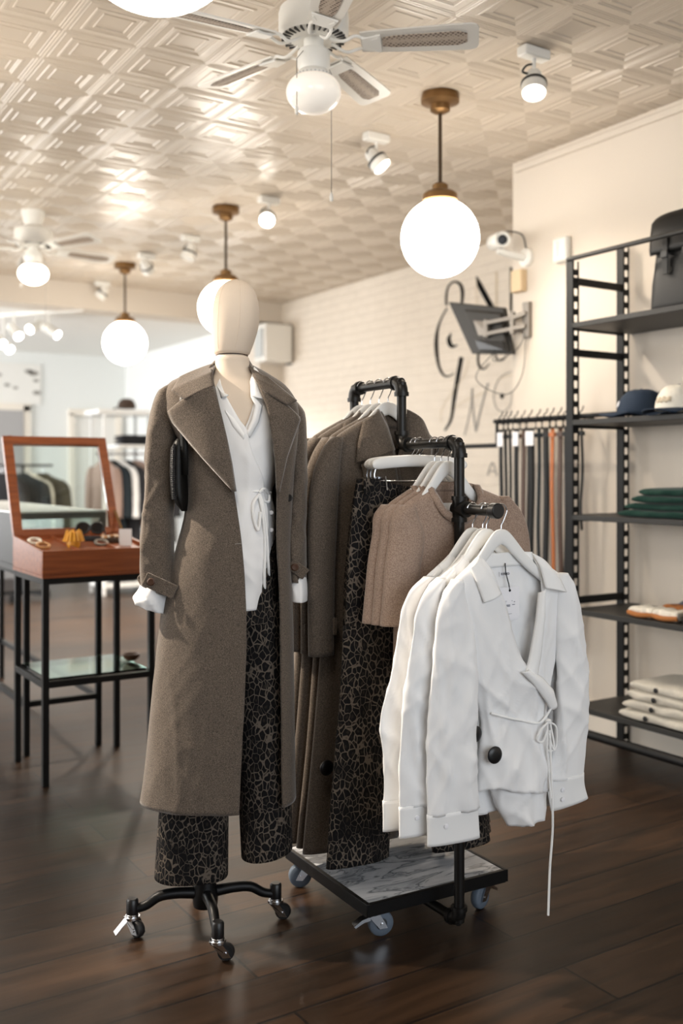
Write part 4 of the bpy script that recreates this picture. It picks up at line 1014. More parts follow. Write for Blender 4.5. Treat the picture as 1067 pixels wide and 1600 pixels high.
# ---------------------------------------------------------------- cloth lofts
def fold_fn(seed, amp, kx=9.0, kz=2.2, crease=0.0, shear=0.6):
    def f(x, y, z, t):
        a = noise.noise(Vector((x * kx + seed * 7.3, y * kx, z * kz + shear * x + seed)))
        b = noise.noise(Vector((x * kx * 2.3 + seed, y * kx * 2.1, z * kz * 2 + 5)))
        d = amp * (a + .35 * b)
        if crease:
            # pressed cloth: sharp ridges, some hanging straight, some dragged diagonally
            c1 = 1 - 2 * abs(noise.noise(Vector((x * 15 + seed * 3.3, y * 6, z * 2.6 + seed))))
            c2 = 1 - 2 * abs(noise.noise(Vector(((x * .8 + z * .6) * 12 + seed * 1.7, y * 5, (z * .8 - x * .6) * 3.2))))
            c3 = 1 - 2 * abs(noise.noise(Vector(((x * .8 - z * .6) * 16 - seed, y * 8, (z * .8 + x * .6) * 5 + seed * 2))))
            d += crease * (max(0, c1) ** 3 + .8 * max(0, c2) ** 3 + .5 * max(0, c3) ** 4 - .5)
        return d
    return f
def open_body(keys, n=84, m=70, fold=None, z0amp=0.2, spiral=.0, closed=False, pw=.85):
    """keys: (z, left, right, front_edge_left, front_edge_right, y, front_depth, back_depth)"""
    rows_ = []
    K = crv(keys, m); zt, zb = K[-1][0], K[0][0]
    for z, l, r, el, er, y, bf, bb in K:
        cx, a = (l + r) / 2, max((r - l) / 2, .004)
        def th(e):
            s = max(-.985, min(.985, (e - cx) / a)); s = math.copysign(abs(s) ** (1 / pw), s); return math.asin(s)
        t0, t1 = (th(el), th(er) - 2 * pi) if not closed else (0.0, -2 * pi)
        ring = []
        for i in range(n + 1 if not closed else n):
            q = t0 + (t1 - t0) * i / n; s, c = math.sin(q), math.cos(q)
            x = cx + a * math.copysign(abs(s) ** pw, s)
            b = bf if c > 0 else bb
            yy = y - b * math.copysign(abs(c) ** .9, c)
            if spiral and c > 0: yy -= spiral * (1 - 2 * i / n)
            d = 0.0
            if fold:
                h = (zt - z) / max(zt - zb, 1e-6)
                d = fold(x, yy, z, h) * min(1.0, z0amp + h * 1.3)
            ring.append((x + d * s * .3, yy - d * (1 if c > 0 else -1) * max(.25, abs(c)), z))
        rows_.append(ring)
    return MB().rows(rows_, closed)
def hang_tube(keys, n=36, m=46, fold=None, tilt=0.0, wob=0.0, seed=0.0, cap_top=True):
    """keys: (z, cx, half width, y, half depth): a sleeve or leg hanging down; tilt slants the lower end"""
    rows_ = []; K = crv(keys, m)
    z_lo = K[0][0]; L_ = K[-1][0] - z_lo
    for z, cx, hw, y, hd in K:
        ring = []
        h = 1 - (z - z_lo) / L_
        for i in range(n):
            q = 2 * pi * i / n; s, c = math.sin(q), math.cos(q)
            x = cx + hw * math.copysign(abs(s) ** .85, s); yy = y - hd * c
            d = fold(x, yy, z, h) * min(1, .35 + h) if fold else 0.0
            ring.append((x + d * s * .3, yy - d * c, z + tilt * (x - cx) * h ** 3))
        rows_.append(ring)
    return MB().rows(rows_, True, False, cap_top)
def patch(A, B, nv=10, fn=None):
    """surface between two polylines (3D), nv across; fn(s,t)->offset vector"""
    n = 24; a, b = pl(A, n), pl(B, n); rows_ = []
    for i in range(n):
        row = []
        for j in range(nv):
            t = j / (nv - 1); p = a[i].lerp(b[i], t)
            if fn: p = p + fn(i / (n - 1), t)
            row.append(p)
        rows_.append(row)
    return MB().rows(rows_)
def kz(v, pts, y, bf, bb):
    """pixel keys (py, left px, right px, edge-left px, edge-right px[, y, bf, bb]) on the plane v of the rack"""
    out = []
    for k in pts:
        u1, z1 = fr(k[1], k[0], v); u2, z2 = fr(k[2], k[0], v); e1 = fr(k[3], k[0], v)[0]; e2 = fr(k[4], k[0], v)[0]
        zz = fr((k[1] + k[2]) / 2, k[0], v)[1]
        out.append((zz, u1, u2, e1, e2) + (tuple(k[5:8]) if len(k) > 5 else (y, bf, bb)))
    return out
def ktube(v, pts, y, hd):
    out = []
    for k in pts:
        u, z = fr(k[1], k[0], v); u2, _ = fr(k[1] + k[2], k[0], v)
        out.append((z, u, abs(u2 - u), k[3] if len(k) > 3 else y, k[4] if len(k) > 4 else hd))
    return out
# ================================================================ garments on the rack
def shift(keys, ix, du, dz=0.0):
    return [tuple((q + du) if j in ix else (q + dz if j == 0 else q) for j, q in enumerate(k)) for k in keys]
def disc_tag(parent, p, n=(0, -1, 0)):
    q = Vector(n).to_track_quat('Z', 'Y').to_matrix()
    return obj('security_tag', MB().lathe([(0, .0), (.0225, .0), (.0225, .003), (.019, .006), (.010, .0075), (0, .008)], p, 28, q), 'black_plastic', parent)
# ---- coats on the back bar
def hung_coat(v, label, first, k):
    t = thing('wool_coat', label, 'coat', RW(0, v), RZ, 'brown wool coats on the back bar')
    V0 = .03
    fd = fold_fn(3 + k * 2, .012, 6, 1.2)
    du = .006 * math.sin(k * 2.1)
    bf, bb = .030, .020
    body = kz(V0, [(642, 594, 626, 594, 626, .004, .014, .012), (655, 572, 642, 596, 626, 0, .02, .016), (670, 546, 662, 598, 624), (684, 526, 676, 602, 621), (700, 513, 686, 606, 618), (730, 509, 690, 615, 612), (800, 516, 686, 622, 612),
                       (900, 510, 690, 622, 612), (1000, 502, 694, 621, 612), (1150, 490, 700, 618, 611), (1309, 474, 706, 613, 610)], 0, bf, bb)
    obj('coat_body', open_body(shift(body, (1, 2, 3, 4), du), fold=fd, spiral=.004), 'coat_wool', t, ang=180, solid=.004)
    for side in ('left', 'right'):
        if side == 'left': kk = [(684, 519, 7), (705, 511, 13), (740, 503, 18), (800, 498, 20), (900, 496, 19), (1022, 495, 18)]
        else: kk = [(690, 680, 5), (710, 684, 10), (745, 690, 14), (800, 694, 16), (900, 697, 16), (1010, 699, 16)]
        sk = ktube(V0, kk, -.026, .024)
        sl = obj('sleeve', hang_tube(shift(sk, (1,), du - .004 * k), fold=fold_fn(8 + k, .008, 7, 3)), 'coat_wool', t, ang=180, solid=.004)
        if side == 'left':
            zb = sk[-1][0] + .075; u0 = sk[-1][1] + du - .004 * k; w = sk[-1][2]
            cs = obj('cuff_strap', box1((u0, -.040, zb), (w * 1.9, .006, .030)), 'coat_wool', sl, bevel=.002)
            obj('strap_tab', box1((u0 + w * .92, -.034, zb + .01), (.012, .03, .05)), 'coat_wool', cs, bevel=.002)
            obj('button', MB().lathe([(0, 0), (.010, 0), (.010, .003), (.007, .005), (0, .004)], (u0 - .008, -.044, zb), 18, Matrix.Rotation(pi / 2, 3, 'X')), 'black_plastic', cs)
    # folded-over collar, both halves, and lapels
    def P(px, py, y): u, z = fr(px, py, V0); return Vector((u + du, y, z))
    col = patch([P(588, 640, -.012), P(596, 668, -.036), P(604, 704, -.046)], [P(560, 660, -.026), P(548, 690, -.044), P(545, 724, -.044)], 10, lambda s, q: Vector((0, -.016 * math.sin(q * pi), 0)))
    obj('collar', col, 'coat_wool', t, ang=180, solid=.006)
    col = patch([P(632, 640, -.012), P(626, 668, -.034), P(620, 700, -.042)], [P(655, 660, -.024), P(664, 690, -.038), P(662, 716, -.040)], 10, lambda s, q: Vector((0, -.014 * math.sin(q * pi), 0)))
    obj('collar', col, 'coat_wool', t, ang=180, solid=.006)
    lap = patch([P(602, 700, -.044), P(610, 760, -.046), P(616, 830, -.044)], [P(552, 726, -.048), P(560, 770, -.050), P(610, 836, -.046)], 10, lambda s, q: Vector((0, -.010 * math.sin(q * pi), 0)))
    obj('lapel', lap, 'coat_wool', t, ang=180, solid=.005)
    obj('collar_stand', patch([P(588, 640, -.010), P(598, 634, .016), P(624, 634, .016), P(632, 640, -.010)], [P(594, 664, -.014), P(600, 668, .014), P(622, 668, .014), P(628, 664, -.014)], 6), 'coat_wool', t, ang=180, solid=.005)
    if first:
        u, z = fr(603, 698, V0)
        lb = obj('neck_label', box1((u + .002, .008, z), (.028, .0015, .05)), 'white_cotton_trim', t)
        obj('hang_loop', MB().tube(smooth_path([(u - .02, .008, z + .04), (u - .012, .002, z + .025), (u + .012, .002, z + .025), (u + .02, .008, z + .04)], 16), .0028, 8), 'coat_wool', t)
        text('label_text', 'edited', .011, 'ink_black', t, Matrix.Translation((u + .002, .0065, z)) @ Matrix.Rotation(pi / 2, 4, 'X'))
        u, z = fr(507, 1198, V0 - .04); disc_tag(t, (u, -.052, z))
    return t
cl = ['brown wool coat at the front of the back bar, with a black round security tag', 'brown wool coat second from the front on the back bar', 'brown wool coat third from the front on the back bar', 'brown wool coat rearmost on the back bar']
for k, v in enumerate((.030, .082, .134, .186)):
    hung_coat(v, cl[k], k == 0, k)
    shaped_hanger(v, B1, 1.512, ['white wooden hanger in the front brown coat', 'white wooden hanger in the second brown coat from the front', 'white wooden hanger in the third brown coat from the front', 'white wooden hanger in the rearmost brown coat'][k], 'white coat hangers on the back bar', tilt=R(2 * math.sin(k * 3)))
# ---- leopard trousers on clip hangers
def trousers(v, label, k):
    t = thing('leopard_trousers', label, 'trousers', RW(.020 * k, v), RZ, 'leopard print trousers on the middle bar')
    V0 = -.150; fd = fold_fn(13 + k, .016, 8, 1.5)
    hips = kz(V0, [(748, 560, 690, 0, 0, 0, .010, .010), (765, 557, 694, 0, 0, 0, .014, .012), (800, 551, 702, 0, 0, 0, .020, .016), (860, 545, 710, 0, 0, 0, .026, .018), (930, 541, 714, 0, 0, 0, .028, .018), (985, 539, 716, 0, 0, 0, .026, .018)], 0, .02, .02)
    for i, h in enumerate(hips): hips[i] = h[:3] + ((h[1] + h[2]) / 2,) * 2 + h[5:]
    sw = .02 * k
    mb = open_body(hips, fold=fd, closed=True, z0amp=.1)
    # waist sags between the clips
    mb.v = [(x, y - (.014 if y < 0 else .0) * max(0, 1 - abs(x) / .16) * max(0, (z - 1.2) / .09), z - .030 * max(0, 1 - (x / .16) ** 2) * max(0, (z - 1.22) / .07)) for x, y, z in mb.v]
    b = obj('waist_and_seat', mb, 'leopard_denim', t, ang=180, solid=.003)
    for side in (0, 1):
        kk = [(975, 583, 44, 0, .024), (1050, 579, 44), (1150, 570, 43), (1250, 562, 44), (1346, 558, 47)] if side == 0 else [(975, 672, 43, 0, .024), (1050, 682, 42), (1150, 696, 41), (1250, 712, 42), (1322, 722, 43)]
        sk = ktube(V0, kk, -.004 + .008 * side, .030)
        if k: sk = [(q[0] + (.012 * k if i == len(sk) - 1 else 0), q[1] + (.010 * k - .0) * (1 if side else .6)) + q[2:] for i, q in enumerate(sk)]
        lg = obj('trouser_leg', hang_tube(sk, n=48, m=56, fold=fold_fn(17 + k + side * 5, .015, 9, 1.4)), 'leopard_denim', t, ang=180, solid=.003)
        z = sk[-1][0]
    for (ux) in (-.13, -.02, .09): obj('belt_loop', box1((fr(625, 760, V0)[0] + ux, -.026 if abs(ux) < .05 else -.019, 1.262 if abs(ux) > .05 else 1.235), (.010, .004, .045)), 'leopard_denim', t)
    return t
def clip_hanger(v, label, du):
    t = thing('clip_hanger', label, 'hanger', RW(du, v), RZ, 'white trouser hangers on the middle bar')
    u0, z0 = fr(556, 722, -.15); u1 = -u0 + .01
    w = .168; zc = 1.322
    rows_ = []
    for s in np.sin(np.linspace(-pi / 2, pi / 2, 30)):
        hh = .0165 * (1 - abs(s) ** 14) ** .5 + .001; zz = zc + .012 * (1 - s * s)
        rows_.append([(s * w, -.006 * s * s + .008 * math.sin(q) * (1 - .5 * abs(s) ** 12), zz + hh * math.cos(q)) for q in np.linspace(0, 2 * pi, 16, endpoint=False)])
    obj('wooden_bar', MB().rows(rows_, True, True, True), 'white_lacquer', t, ang=180)
    obj('hook', hook_wire(B2, zc + .022, 1), 'chrome', t)
    cb = MB().cyl((-.155, 0, zc - .048), (.155, 0, zc - .048), .003, n=10)
    for sx in (-1, 1): cb.tube(smooth_path([(sx * .150, 0, zc - .004), (sx * .157, 0, zc - .03), (sx * .150, 0, zc - .048), (sx * .13, 0, zc - .048)], 14), .003, 8)
    obj('clip_rod', cb, 'chrome', t)
    for sx in (-1, 1):
        mb = MB()
        for sy in (-1, 1): mb.bar((sx * .13, sy * .008, zc - .036), (sx * .13, sy * .0035 + (-.013 if sy < 0 else .010), zc - .075), .022, .003, up=(1, 0, 0))
        mb.cyl((sx * .13 - .010, 0, zc - .050), (sx * .13 + .010, 0, zc - .050), .006, n=12)
        obj('clip', mb, 'chrome', t)
tl = ['leopard print trousers frontmost on the middle bar', 'leopard print trousers second from the front on the middle bar', 'leopard print trousers rearmost on the middle bar']
for k, v in enumerate((-.150, -.112, -.076)):
    trousers(v, tl[k], k)
    clip_hanger(v, ['white clip hanger holding the frontmost leopard trousers', 'white clip hanger holding the second leopard trousers', 'white clip hanger holding the rearmost leopard trousers'][k], -.006 + .010 * k)
# ---- taupe short sleeved sweaters
def sweater(v, label, k):
    t = thing('knit_sweater', label, 'sweater', RW(0, v), RZ, 'taupe knit sweaters on the middle bar')
    V0 = -.285; fd = fold_fn(23 + k, .011, 6, 2.0); du = -.004 * k
    body = kz(V0, [(758, 676, 742, 676, 742, .004, .012, .012), (766, 664, 754, 674, 742, .002, .020, .015), (776, 648, 776, 676, 739), (786, 634, 792, 681, 734), (797, 625, 802, 690, 725), (806, 624, 808, 701, 714), (812, 625, 810, 708, 707), (830, 630, 811, 709, 707), (870, 640, 806, 709, 707),
                       (920, 643, 804, 709, 707), (985, 642, 804, 709, 707), (1060, 640, 806, 709, 707)], 0, .034, .02)
    obj('sweater_body', open_body(shift(body, (1, 2, 3, 4), du), fold=fd, spiral=.001), 'sweater_knit', t, ang=180, solid=.004)
    for side in (0, 1):
        kk = [(790, 634, 8), (806, 630, 17), (835, 634, 24), (880, 628, 25), (930, 624, 25), (976, 621, 26)] if side == 0 else [(776, 782, 6), (800, 793, 16), (830, 800, 20), (880, 803, 22), (930, 806, 22), (960, 808, 22)]
        sk = ktube(V0, kk, -.006, .030)
        sl = obj('sleeve', hang_tube(shift(sk, (1,), du - .003 * k * (1 - side)), fold=fold_fn(27 + k + side, .007, 7, 3)), 'sweater_knit', t, ang=180, solid=.004)
    def P(px, py, y): u, z = fr(px, py, V0); return Vector((u + du, y, z))
    nk = smooth_path([P(671, 760, .0), P(672, 778, -.026), P(684, 801, -.036), P(707, 812, -.036), P(729, 802, -.034), P(742, 778, -.026), P(744, 758, .0)], 40)
    rows_ = []
    for i, p in enumerate(nk):
        d = (nk[min(i + 1, 39)] - nk[max(i - 1, 0)]).normalized(); n_ = Vector((-d.z, 0, d.x)); n_ = n_.normalized() if n_.length > 1e-4 else Vector((0, 0, 1))
        rows_.append([p - n_ * (-.011) + Vector((0, -.002, 0)), p + Vector((0, -.007, 0)), p - n_ * .011 + Vector((0, -.002, 0))])
    obj('neck_rib', MB().rows(rows_), 'sweater_knit', t, ang=180, solid=.006)
    nb = [P(671, 758, .0), P(690, 754, .014), P(726, 752, .014), P(744, 757, .0)]; nb2 = [P(672, 768, .002), P(690, 768, .016), P(726, 767, .016), P(743, 766, .002)]
    obj('neck_rib', patch(nb, nb2, 4), 'sweater_knit', t, ang=180, solid=.006)
    if k == 0:
        q = P(703, 798, .006); obj('neck_label', MB().box((q.x, .008, q.z + .012), (.03, .002, .02)), 'white_cotton_trim', t)
    return t
wl = ['taupe short sleeved knit sweater frontmost on the middle bar', 'taupe short sleeved knit sweater second on the middle bar', 'taupe short sleeved knit sweater rearmost on the middle bar']
for k, v in enumerate((-.283, -.250, -.217)):
    sweater(v, wl[k], k)
    shaped_hanger(v, B2, 1.326, ['white wooden hanger in the frontmost taupe sweater', 'white wooden hanger in the second taupe sweater', 'white wooden hanger in the rearmost taupe sweater'][k], 'white coat hangers on the middle bar', tilt=R(2.5 * math.sin(k * 2 + 1)), du=.0, half=.165, drop=1.22)
# ---- white wrap shirts
def wrap_shirt(v, label, k):
    t = thing('wrap_shirt', label, 'shirt', RW(0, v), RZ, 'white wrap shirts on the front arm')
    V0 = -.495; du = (0, -.020, .0, -.018)[k]
    fd = fold_fn(33 + k, .011 if k == 0 else .006, 7, 1.8, crease=.014 if k == 0 else .006)
    bf, bb = .028, .014
    body = kz(V0, [(866, 748, 828, 748, 828, .002, .012, .012), (876, 738, 840, 752, 831, 0, .020, .015), (888, 724, 856, 757, 834, 0, .028, .016), (902, 708, 873, 763, 837), (918, 700, 884, 769, 838), (945, 702, 884, 779, 838), (985, 712, 878, 790, 836), (1030, 726, 868, 805, 831),
                       (1062, 736, 862, 824, 824), (1085, 742, 858, 836, 820, 0, .026, .014), (1116, 750, 852, 843, 806, 0, .022, .014), (1150, 749, 855, 842, 800, 0, .026, .014), (1190, 745, 860, 838, 800, 0, .032, .016), (1222, 742, 862, 834, 800, 0, .036, .018)], 0, bf, bb)
    if k: body = [q[:6] + (q[6] * .5, q[7] * .6) for q in body]
    else: body = [q[:7] + (q[7] * .75,) for q in body]
    mb = open_body(shift(body, (1, 2, 3, 4), du), n=110, m=90, fold=fd, spiral=.006, z0amp=.12)
    # the hem dips towards the right of the front
    zb = body[-1][0]; u0 = fr(752, 1213, V0)[0]
    mb.v = [(x, y, z - max(0, (zb + .10 - z) / .10) * (.026 * max(0, min(1, (x - u0 - .06) / .06)) + .006 * math.sin(x * 60))) for x, y, z in mb.v]
    obj('shirt_body', mb, 'white_cotton', t, ang=180, solid=.0016)
    # longer back tail below the front hem
    tail = kz(V0, [(1105, 752, 850, 0, 0), (1150, 752, 853, 0, 0), (1220, 764, 852, 0, 0), (1284, 792, 846, 0, 0)] if k == 0 else [(1105, 752, 850, 0, 0), (1150, 746, 853, 0, 0), (1220, 734, 852, 0, 0), (1275, 728, 800, 0, 0)], 0, .022, .012)
    tail = [q[:3] + ((q[1] + q[2]) / 2,) * 2 + q[5:] for q in tail]
    obj('shirt_tail', open_body(shift(tail, (1, 2, 3, 4), du), n=72, m=40, fold=fold_fn(43 + k, .012, 10, 2, crease=.014), closed=True), 'white_cotton', t, ang=180, solid=.0016)
    def P(px, py, y): u, z = fr(px, py, V0); return Vector((u + du, y * (.74 if k == 0 else .42) if y < 0 else y * .6, z))
    for side in (0, 1):
        if side == 0: kk = [(905, 706, 6), (925, 701, 15), (955, 700, 24), (1000, 703, 31), (1060, 701, 35), (1130, 697, 36), (1200, 697, 38), (1264, 699, 38)]
        else: kk = [(895, 874, 6), (915, 878, 13), (950, 883, 18), (1000, 887, 21), (1060, 890, 22), (1130, 889, 23), (1180, 884, 25), (1212, 879, 27)]
        sk = ktube(V0, kk, -.022 if side == 0 else -.012, .019 if k == 0 else .013)
        ds = (0, -.038, -.020, -.05)[k] if side == 0 else (0, .03, .012, .036)[k]
        if k: sk = [(q[0] + (.018 * (i / 7) if side == 0 else 0), q[1] + ds * min(1, (i / 7) ** .7) - (.02 if side == 0 and k == 3 and i in (5,) else 0)) + q[2:] for i, q in enumerate(sk)]
        sk = shift(sk, (1,), du)
        sl = obj('sleeve', hang_tube(sk, n=44, m=70, fold=fold_fn(37 + k + 3 * side, .010, 9, 2.0, crease=.014)), 'white_cotton', t, ang=180, solid=.0016)
        z, u, w, y, hd = sk[-1]
        ck = [(z + .004, u, w * 1.0, y, hd * .95), (z - .03, u + .002, w * 1.01, y, hd * .7), (z - .078, u + .004 + .010 * side, w * 1.04, y, hd * .55)]
        cf = obj('cuff', hang_tube(ck, n=44, m=10, cap_top=False, tilt=(-.04 if side == 0 else .10)), 'white_cotton_trim', sl, ang=180, solid=.003)
        for j in range(2 if side else 1):
            obj('cuff_button', MB().lathe([(0, 0), (.0062, 0), (.0062, .0016), (.005, .0022), (0, .0016)], (u - w * .45 + .004, y - hd * .72 - .001, z - .028 - .026 * j), 16, Matrix.Rotation(pi / 2, 3, 'X')), 'paper_white', cf)
    # collar leaves and stand
    f1 = lambda s, q: Vector((0, -.010 * math.sin(q * pi), 0))
    obj('collar', patch([P(746, 868, -.006), P(755, 884, -.030), P(770, 926, -.048)], [P(727, 886, -.024), P(732, 908, -.044), P(742, 940, -.050)], 10, f1), 'white_cotton_trim', t, ang=180, solid=.0025)
    obj('collar', patch([P(828, 863, -.006), P(834, 882, -.030), P(839, 917, -.046)], [P(850, 880, -.020), P(862, 900, -.040), P(871, 923, -.048)], 10, f1), 'white_cotton_trim', t, ang=180, solid=.0025)
    obj('collar_stand', patch([P(746, 868, -.008), P(760, 866, .014), P(812, 862, .014), P(829, 862, -.008)], [P(752, 884, -.012), P(764, 888, .012), P(812, 884, .012), P(830, 880, -.012)], 6), 'white_cotton_trim', t, ang=180, solid=.0025)
    # front facings turned back along the wrap edges
    obj('front_facing', patch([P(839, 917, -.046), P(837, 960, -.050), P(831, 1020, -.050), P(824, 1062, -.048)], [P(829, 924, -.040), P(824, 965, -.043), P(814, 1020, -.044), P(806, 1052, -.046)], 8, f1), 'white_cotton_trim', t, ang=180, solid=.0016)
    obj('front_facing', patch([P(798, 1046, -.056), P(815, 1064, -.060), P(835, 1090, -.058), P(846, 1106, -.050)], [P(812, 1042, -.050), P(832, 1054, -.052), P(850, 1074, -.050), P(858, 1096, -.042)], 8, f1), 'white_cotton_trim', t, ang=180, solid=.0016)
    # waist ties
    def ribbon(pts, w=.0042): return MB().tube(smooth_path(pts, 40), w, 8)
    if k == 0:
        tie = obj('waist_tie', ribbon([P(757, 1111, -.036), P(775, 1116, -.046), P(800, 1121, -.048), P(830, 1125, -.046), P(846, 1102, -.052), P(853, 1094, -.046)], .0032), 'white_cotton_trim', t)
        b = MB()
        for pts in ([(840, 1122), (826, 1135), (822, 1150), (830, 1152), (838, 1132)], [(840, 1122), (850, 1130), (852, 1155), (846, 1165), (840, 1140)], [(838, 1124), (836, 1160), (840, 1200), (842, 1240)], [(842, 1124), (847, 1160), (841, 1168), (838, 1166)]):
            b.tube(smooth_path([P(x, y, -.060 - .004 * (i % 2)) for i, (x, y) in enumerate(pts)], 26), .0028, 8)
        b.lathe([(0, -.008), (.007, -.004), (.008, .004), (0, .009)], P(840, 1122, -.058), 12)
        obj('tie_bow', b, 'white_cotton_trim', tie)
        obj('hanging_tie_end', MB().tube(smooth_path([P(842, 1135, -.058), P(842, 1200, -.066), P(846, 1280, -.06), P(843, 1350, -.055), P(842, 1422, -.05)], 40), [.0032] * 40, 8), 'white_cotton_trim', tie)
        u, z = fr(771, 1179, V0 - .04); disc_tag(t, (u, -.044, z))
        q = P(791, 897, .008); lb = obj('neck_label', box1((q.x, .006, q.z), (.036, .0015, .012)), 'paper_white', t)
        text('label_text', 'EDITED', .0085, 'ink_black', lb, Matrix.Translation((q.x, .0045, q.z)) @ Matrix.Rotation(pi / 2, 4, 'X'))
        a, c = P(774, 918, -.006), P(808, 966, -.006)
        tg = obj('price_tag', box1(((a.x + c.x) / 2, -.008, (a.z + c.z) / 2), (c.x - a.x, .0012, a.z - c.z)), 'paper_white', t)
        obj('price_tag_backing', box1(((a.x + c.x) / 2 - .002, -.005, (a.z + c.z) / 2 - .003), (c.x - a.x, .0012, a.z - c.z)), 'paper_white', tg)
        cx_, cz_ = (a.x + c.x) / 2, (a.z + c.z) / 2
        pm = MB()
        for i, (dx, dz, w_, h_) in enumerate([(-.008 + .0016 * j, -.006, .0009, .006) for j in range(9)] + [(-.012, .006, .012, .001), (-.013, .003, .010, .001), (.012, .006, .002, .002), (.020, .003, .004, .002), (.017, -.004, .009, .002), (.004, -.028, .014, .001), (-.024, -.016, .001, .006)]):
            pm.box((cx_ + dx, -.0088, cz_ + dz), (w_, .0004, h_))
        obj('tag_print', pm, 'print_grey', tg)
        st = P(790, 880, .004)
        obj('tag_string', MB().tube([st, P(789, 895, -.004), P(792, 912, -.010), P(793, 922, -.012)], .0014, 8), 'ink_black', tg)
        obj('string_knot', MB().lathe([(0, -.004), (.003, -.002), (.003, .002), (0, .004)], P(793, 922, -.012), 10), 'ink_black', tg)
    elif k == 1:
        tie = obj('waist_tie', ribbon([P(748, 1116, -.03), P(757, 1112, -.04), P(772, 1112, -.046)], .0032), 'white_cotton_trim', t)
        u, z = fr(735, 1153, V0 - .03); disc_tag(t, (u + du + .052, -.044, z))
        b = MB()
        for pts in ([(760, 1112), (752, 1135), (750, 1160), (744, 1180)], [(760, 1112), (766, 1150), (766, 1190), (752, 1226), (738, 1222)], [(761, 1112), (760, 1150), (762, 1180), (758, 1200)]):
            b.tube(smooth_path([P(x, y, -.066 - .003 * (i % 2)) for i, (x, y) in enumerate(pts)], 26), .0028, 8)
        obj('tie_loops', b, 'white_cotton_trim', tie)
    else:
        obj('waist_tie', ribbon([P(757, 1114, -.034), P(790, 1120, -.044), P(835, 1122, -.042)], .0032), 'white_cotton_trim', t)
    return t
ll = ['white wrap shirt at the front with a paper price tag and black security disc', 'white wrap shirt second from the front with a looped waist tie', 'white wrap shirt third from the front on the front arm', 'white wrap shirt rearmost on the front arm']
for k, v in enumerate((-.495, -.455, -.425, -.395)):
    wrap_shirt(v, ll[k], k)
    shaped_hanger(v, B3, 1.143, ['white wooden hanger in the front white wrap shirt', 'white wooden hanger in the second white wrap shirt', 'white wooden hanger in the third white wrap shirt', 'white wooden hanger in the rearmost white wrap shirt'][k], 'white coat hangers on the front arm', half=.170, drop=1.14, tilt=R(2 * math.sin(k * 2 + .5)) if k else 0, du=(.018, .0, .012, .0)[k])
# ================================================================ mannequin and its outfit
MZ, MX = 2.86, -.39
MW = cw(MX, MZ)
def ML(px, py, y=0.0):
    zd = MZ + y
    return Vector(((px - CX) / F * zd - MX, y, CAMH - (py - HZ) / F * zd))
def mkz(pts):
    out = []
    for py, l, r, el, er, y, bf, bb in pts:
        z = ML(l, py, y).z
        out.append((z, ML(l, py, y).x, ML(r, py, y).x, ML(el, py, y - bf * .9).x, ML(er, py, y - bf * .75).x, y, bf, bb))
    return out
def mtube(pts):
    return [(ML(cx, py, y).z, ML(cx, py, y).x, hw * (MZ + y) / F, y, hd) for py, cx, hw, y, hd in pts]
def mannequin():
    t = thing('mannequin', 'cream fabric covered mannequin with an egg head on a black wheeled base', 'mannequin', MW, -YAW)
    hk = mtube([(437, 369, 3, 0, .006), (441, 369, 14, 0, .03), (452, 369, 27, 0, .055), (472, 369, 34.5, 0, .075), (495, 368.5, 36.5, 0, .082), (515, 367, 35.5, 0, .080), (534, 364.5, 32.5, 0, .073), (546, 363, 29.5, 0, .066), (553, 362.5, 27, 0, .060), (555, 362.5, 24, 0, .055)])
    h = obj('head', hang_tube(hk, n=48, m=60), 'linen', t, ang=180)
    K = crv(hk, 50)
    for f in (-.62, .30):
        pts = [(cx + hw * f, y - hd * math.sqrt(1 - abs(f) ** 2.2) - .0004, z) for z, cx, hw, y, hd in K[3:-2]]
        obj('head_seam', MB().tube(pts, .0011, 6), 'linen', h)
    nk = mtube([(556, 362.5, 23, 0, .050), (558, 362.5, 26.5, 0, .056), (566, 363, 26.5, 0, .056), (580, 364, 29, 0, .058), (592, 366, 38, .0, .064), (604, 368, 56, .0, .075), (622, 372, 70, .0, .090), (650, 374, 68, .0, .100), (700, 376, 62, .0, .108), (760, 372, 52, .01, .09), (860, 364, 54, .01, .08), (930, 364, 54, .01, .08), (960, 364, 40, .01, .05)])
    obj('torso', hang_tube(nk, n=56, m=90), 'linen', t, ang=180)
    obj('neck_ring', MB().lathe([(.040, -.002), (.046, -.002), (.046, .002), (.040, .002)], ML(362.5, 555.5), 36), 'brown_leather', t)
    # wheeled base
    hub = obj('base_hub', MB().lathe([(0, .055), (.034, .06), (.036, .075), (.036, .105), (.030, .125), (.030, .15), (.022, .155), (0, .155)], (0, 0, 0), 28), 'black_metal', t)
    px0 = ML(316, 1330, .0).x
    obj('support_pole', MB().tube([(0, 0, .15), (-.012, .0, .26), (-.012, 0, .40), (.05, .01, .86)], .014, 14), 'black_metal', t)
    for a in (R(15), R(105), R(195), R(287)):
        c, s = math.cos(a), math.sin(a)
        arm = MB().tube(smooth_path([(.02 * c, .02 * s, .098), (.08 * c, .08 * s, .104), (.13 * c, .13 * s, .100), (.165 * c, .165 * s, .080), (.195 * c, .195 * s, .072)], 22), [.0165 - .004 * i / 21 for i in range(22)], 12)
        o = obj('base_arm', arm, 'black_metal', t)
        obj('arm_socket', MB().lathe([(0, .058), (.016, .058), (.017, .062), (.017, .098), (.013, .103), (0, .103)], (.205 * c, .205 * s, 0), 20), 'black_plastic', o)
        caster(t, .205 * c, .205 * s, .060, a + (1.2 if a > 4 else (2.2 if a > 3 else -.5)), .023, .020, 0, tyre='black_rubber', plate=False)
        if 3 < a < 4: obj('brake_tab', MB().bar((.205 * c - .012, .205 * s - .02, .052), (.205 * c - .042, .205 * s - .035, .018), .028, .003), 'chrome', t, bevel=.001)
    return t
mannequin()
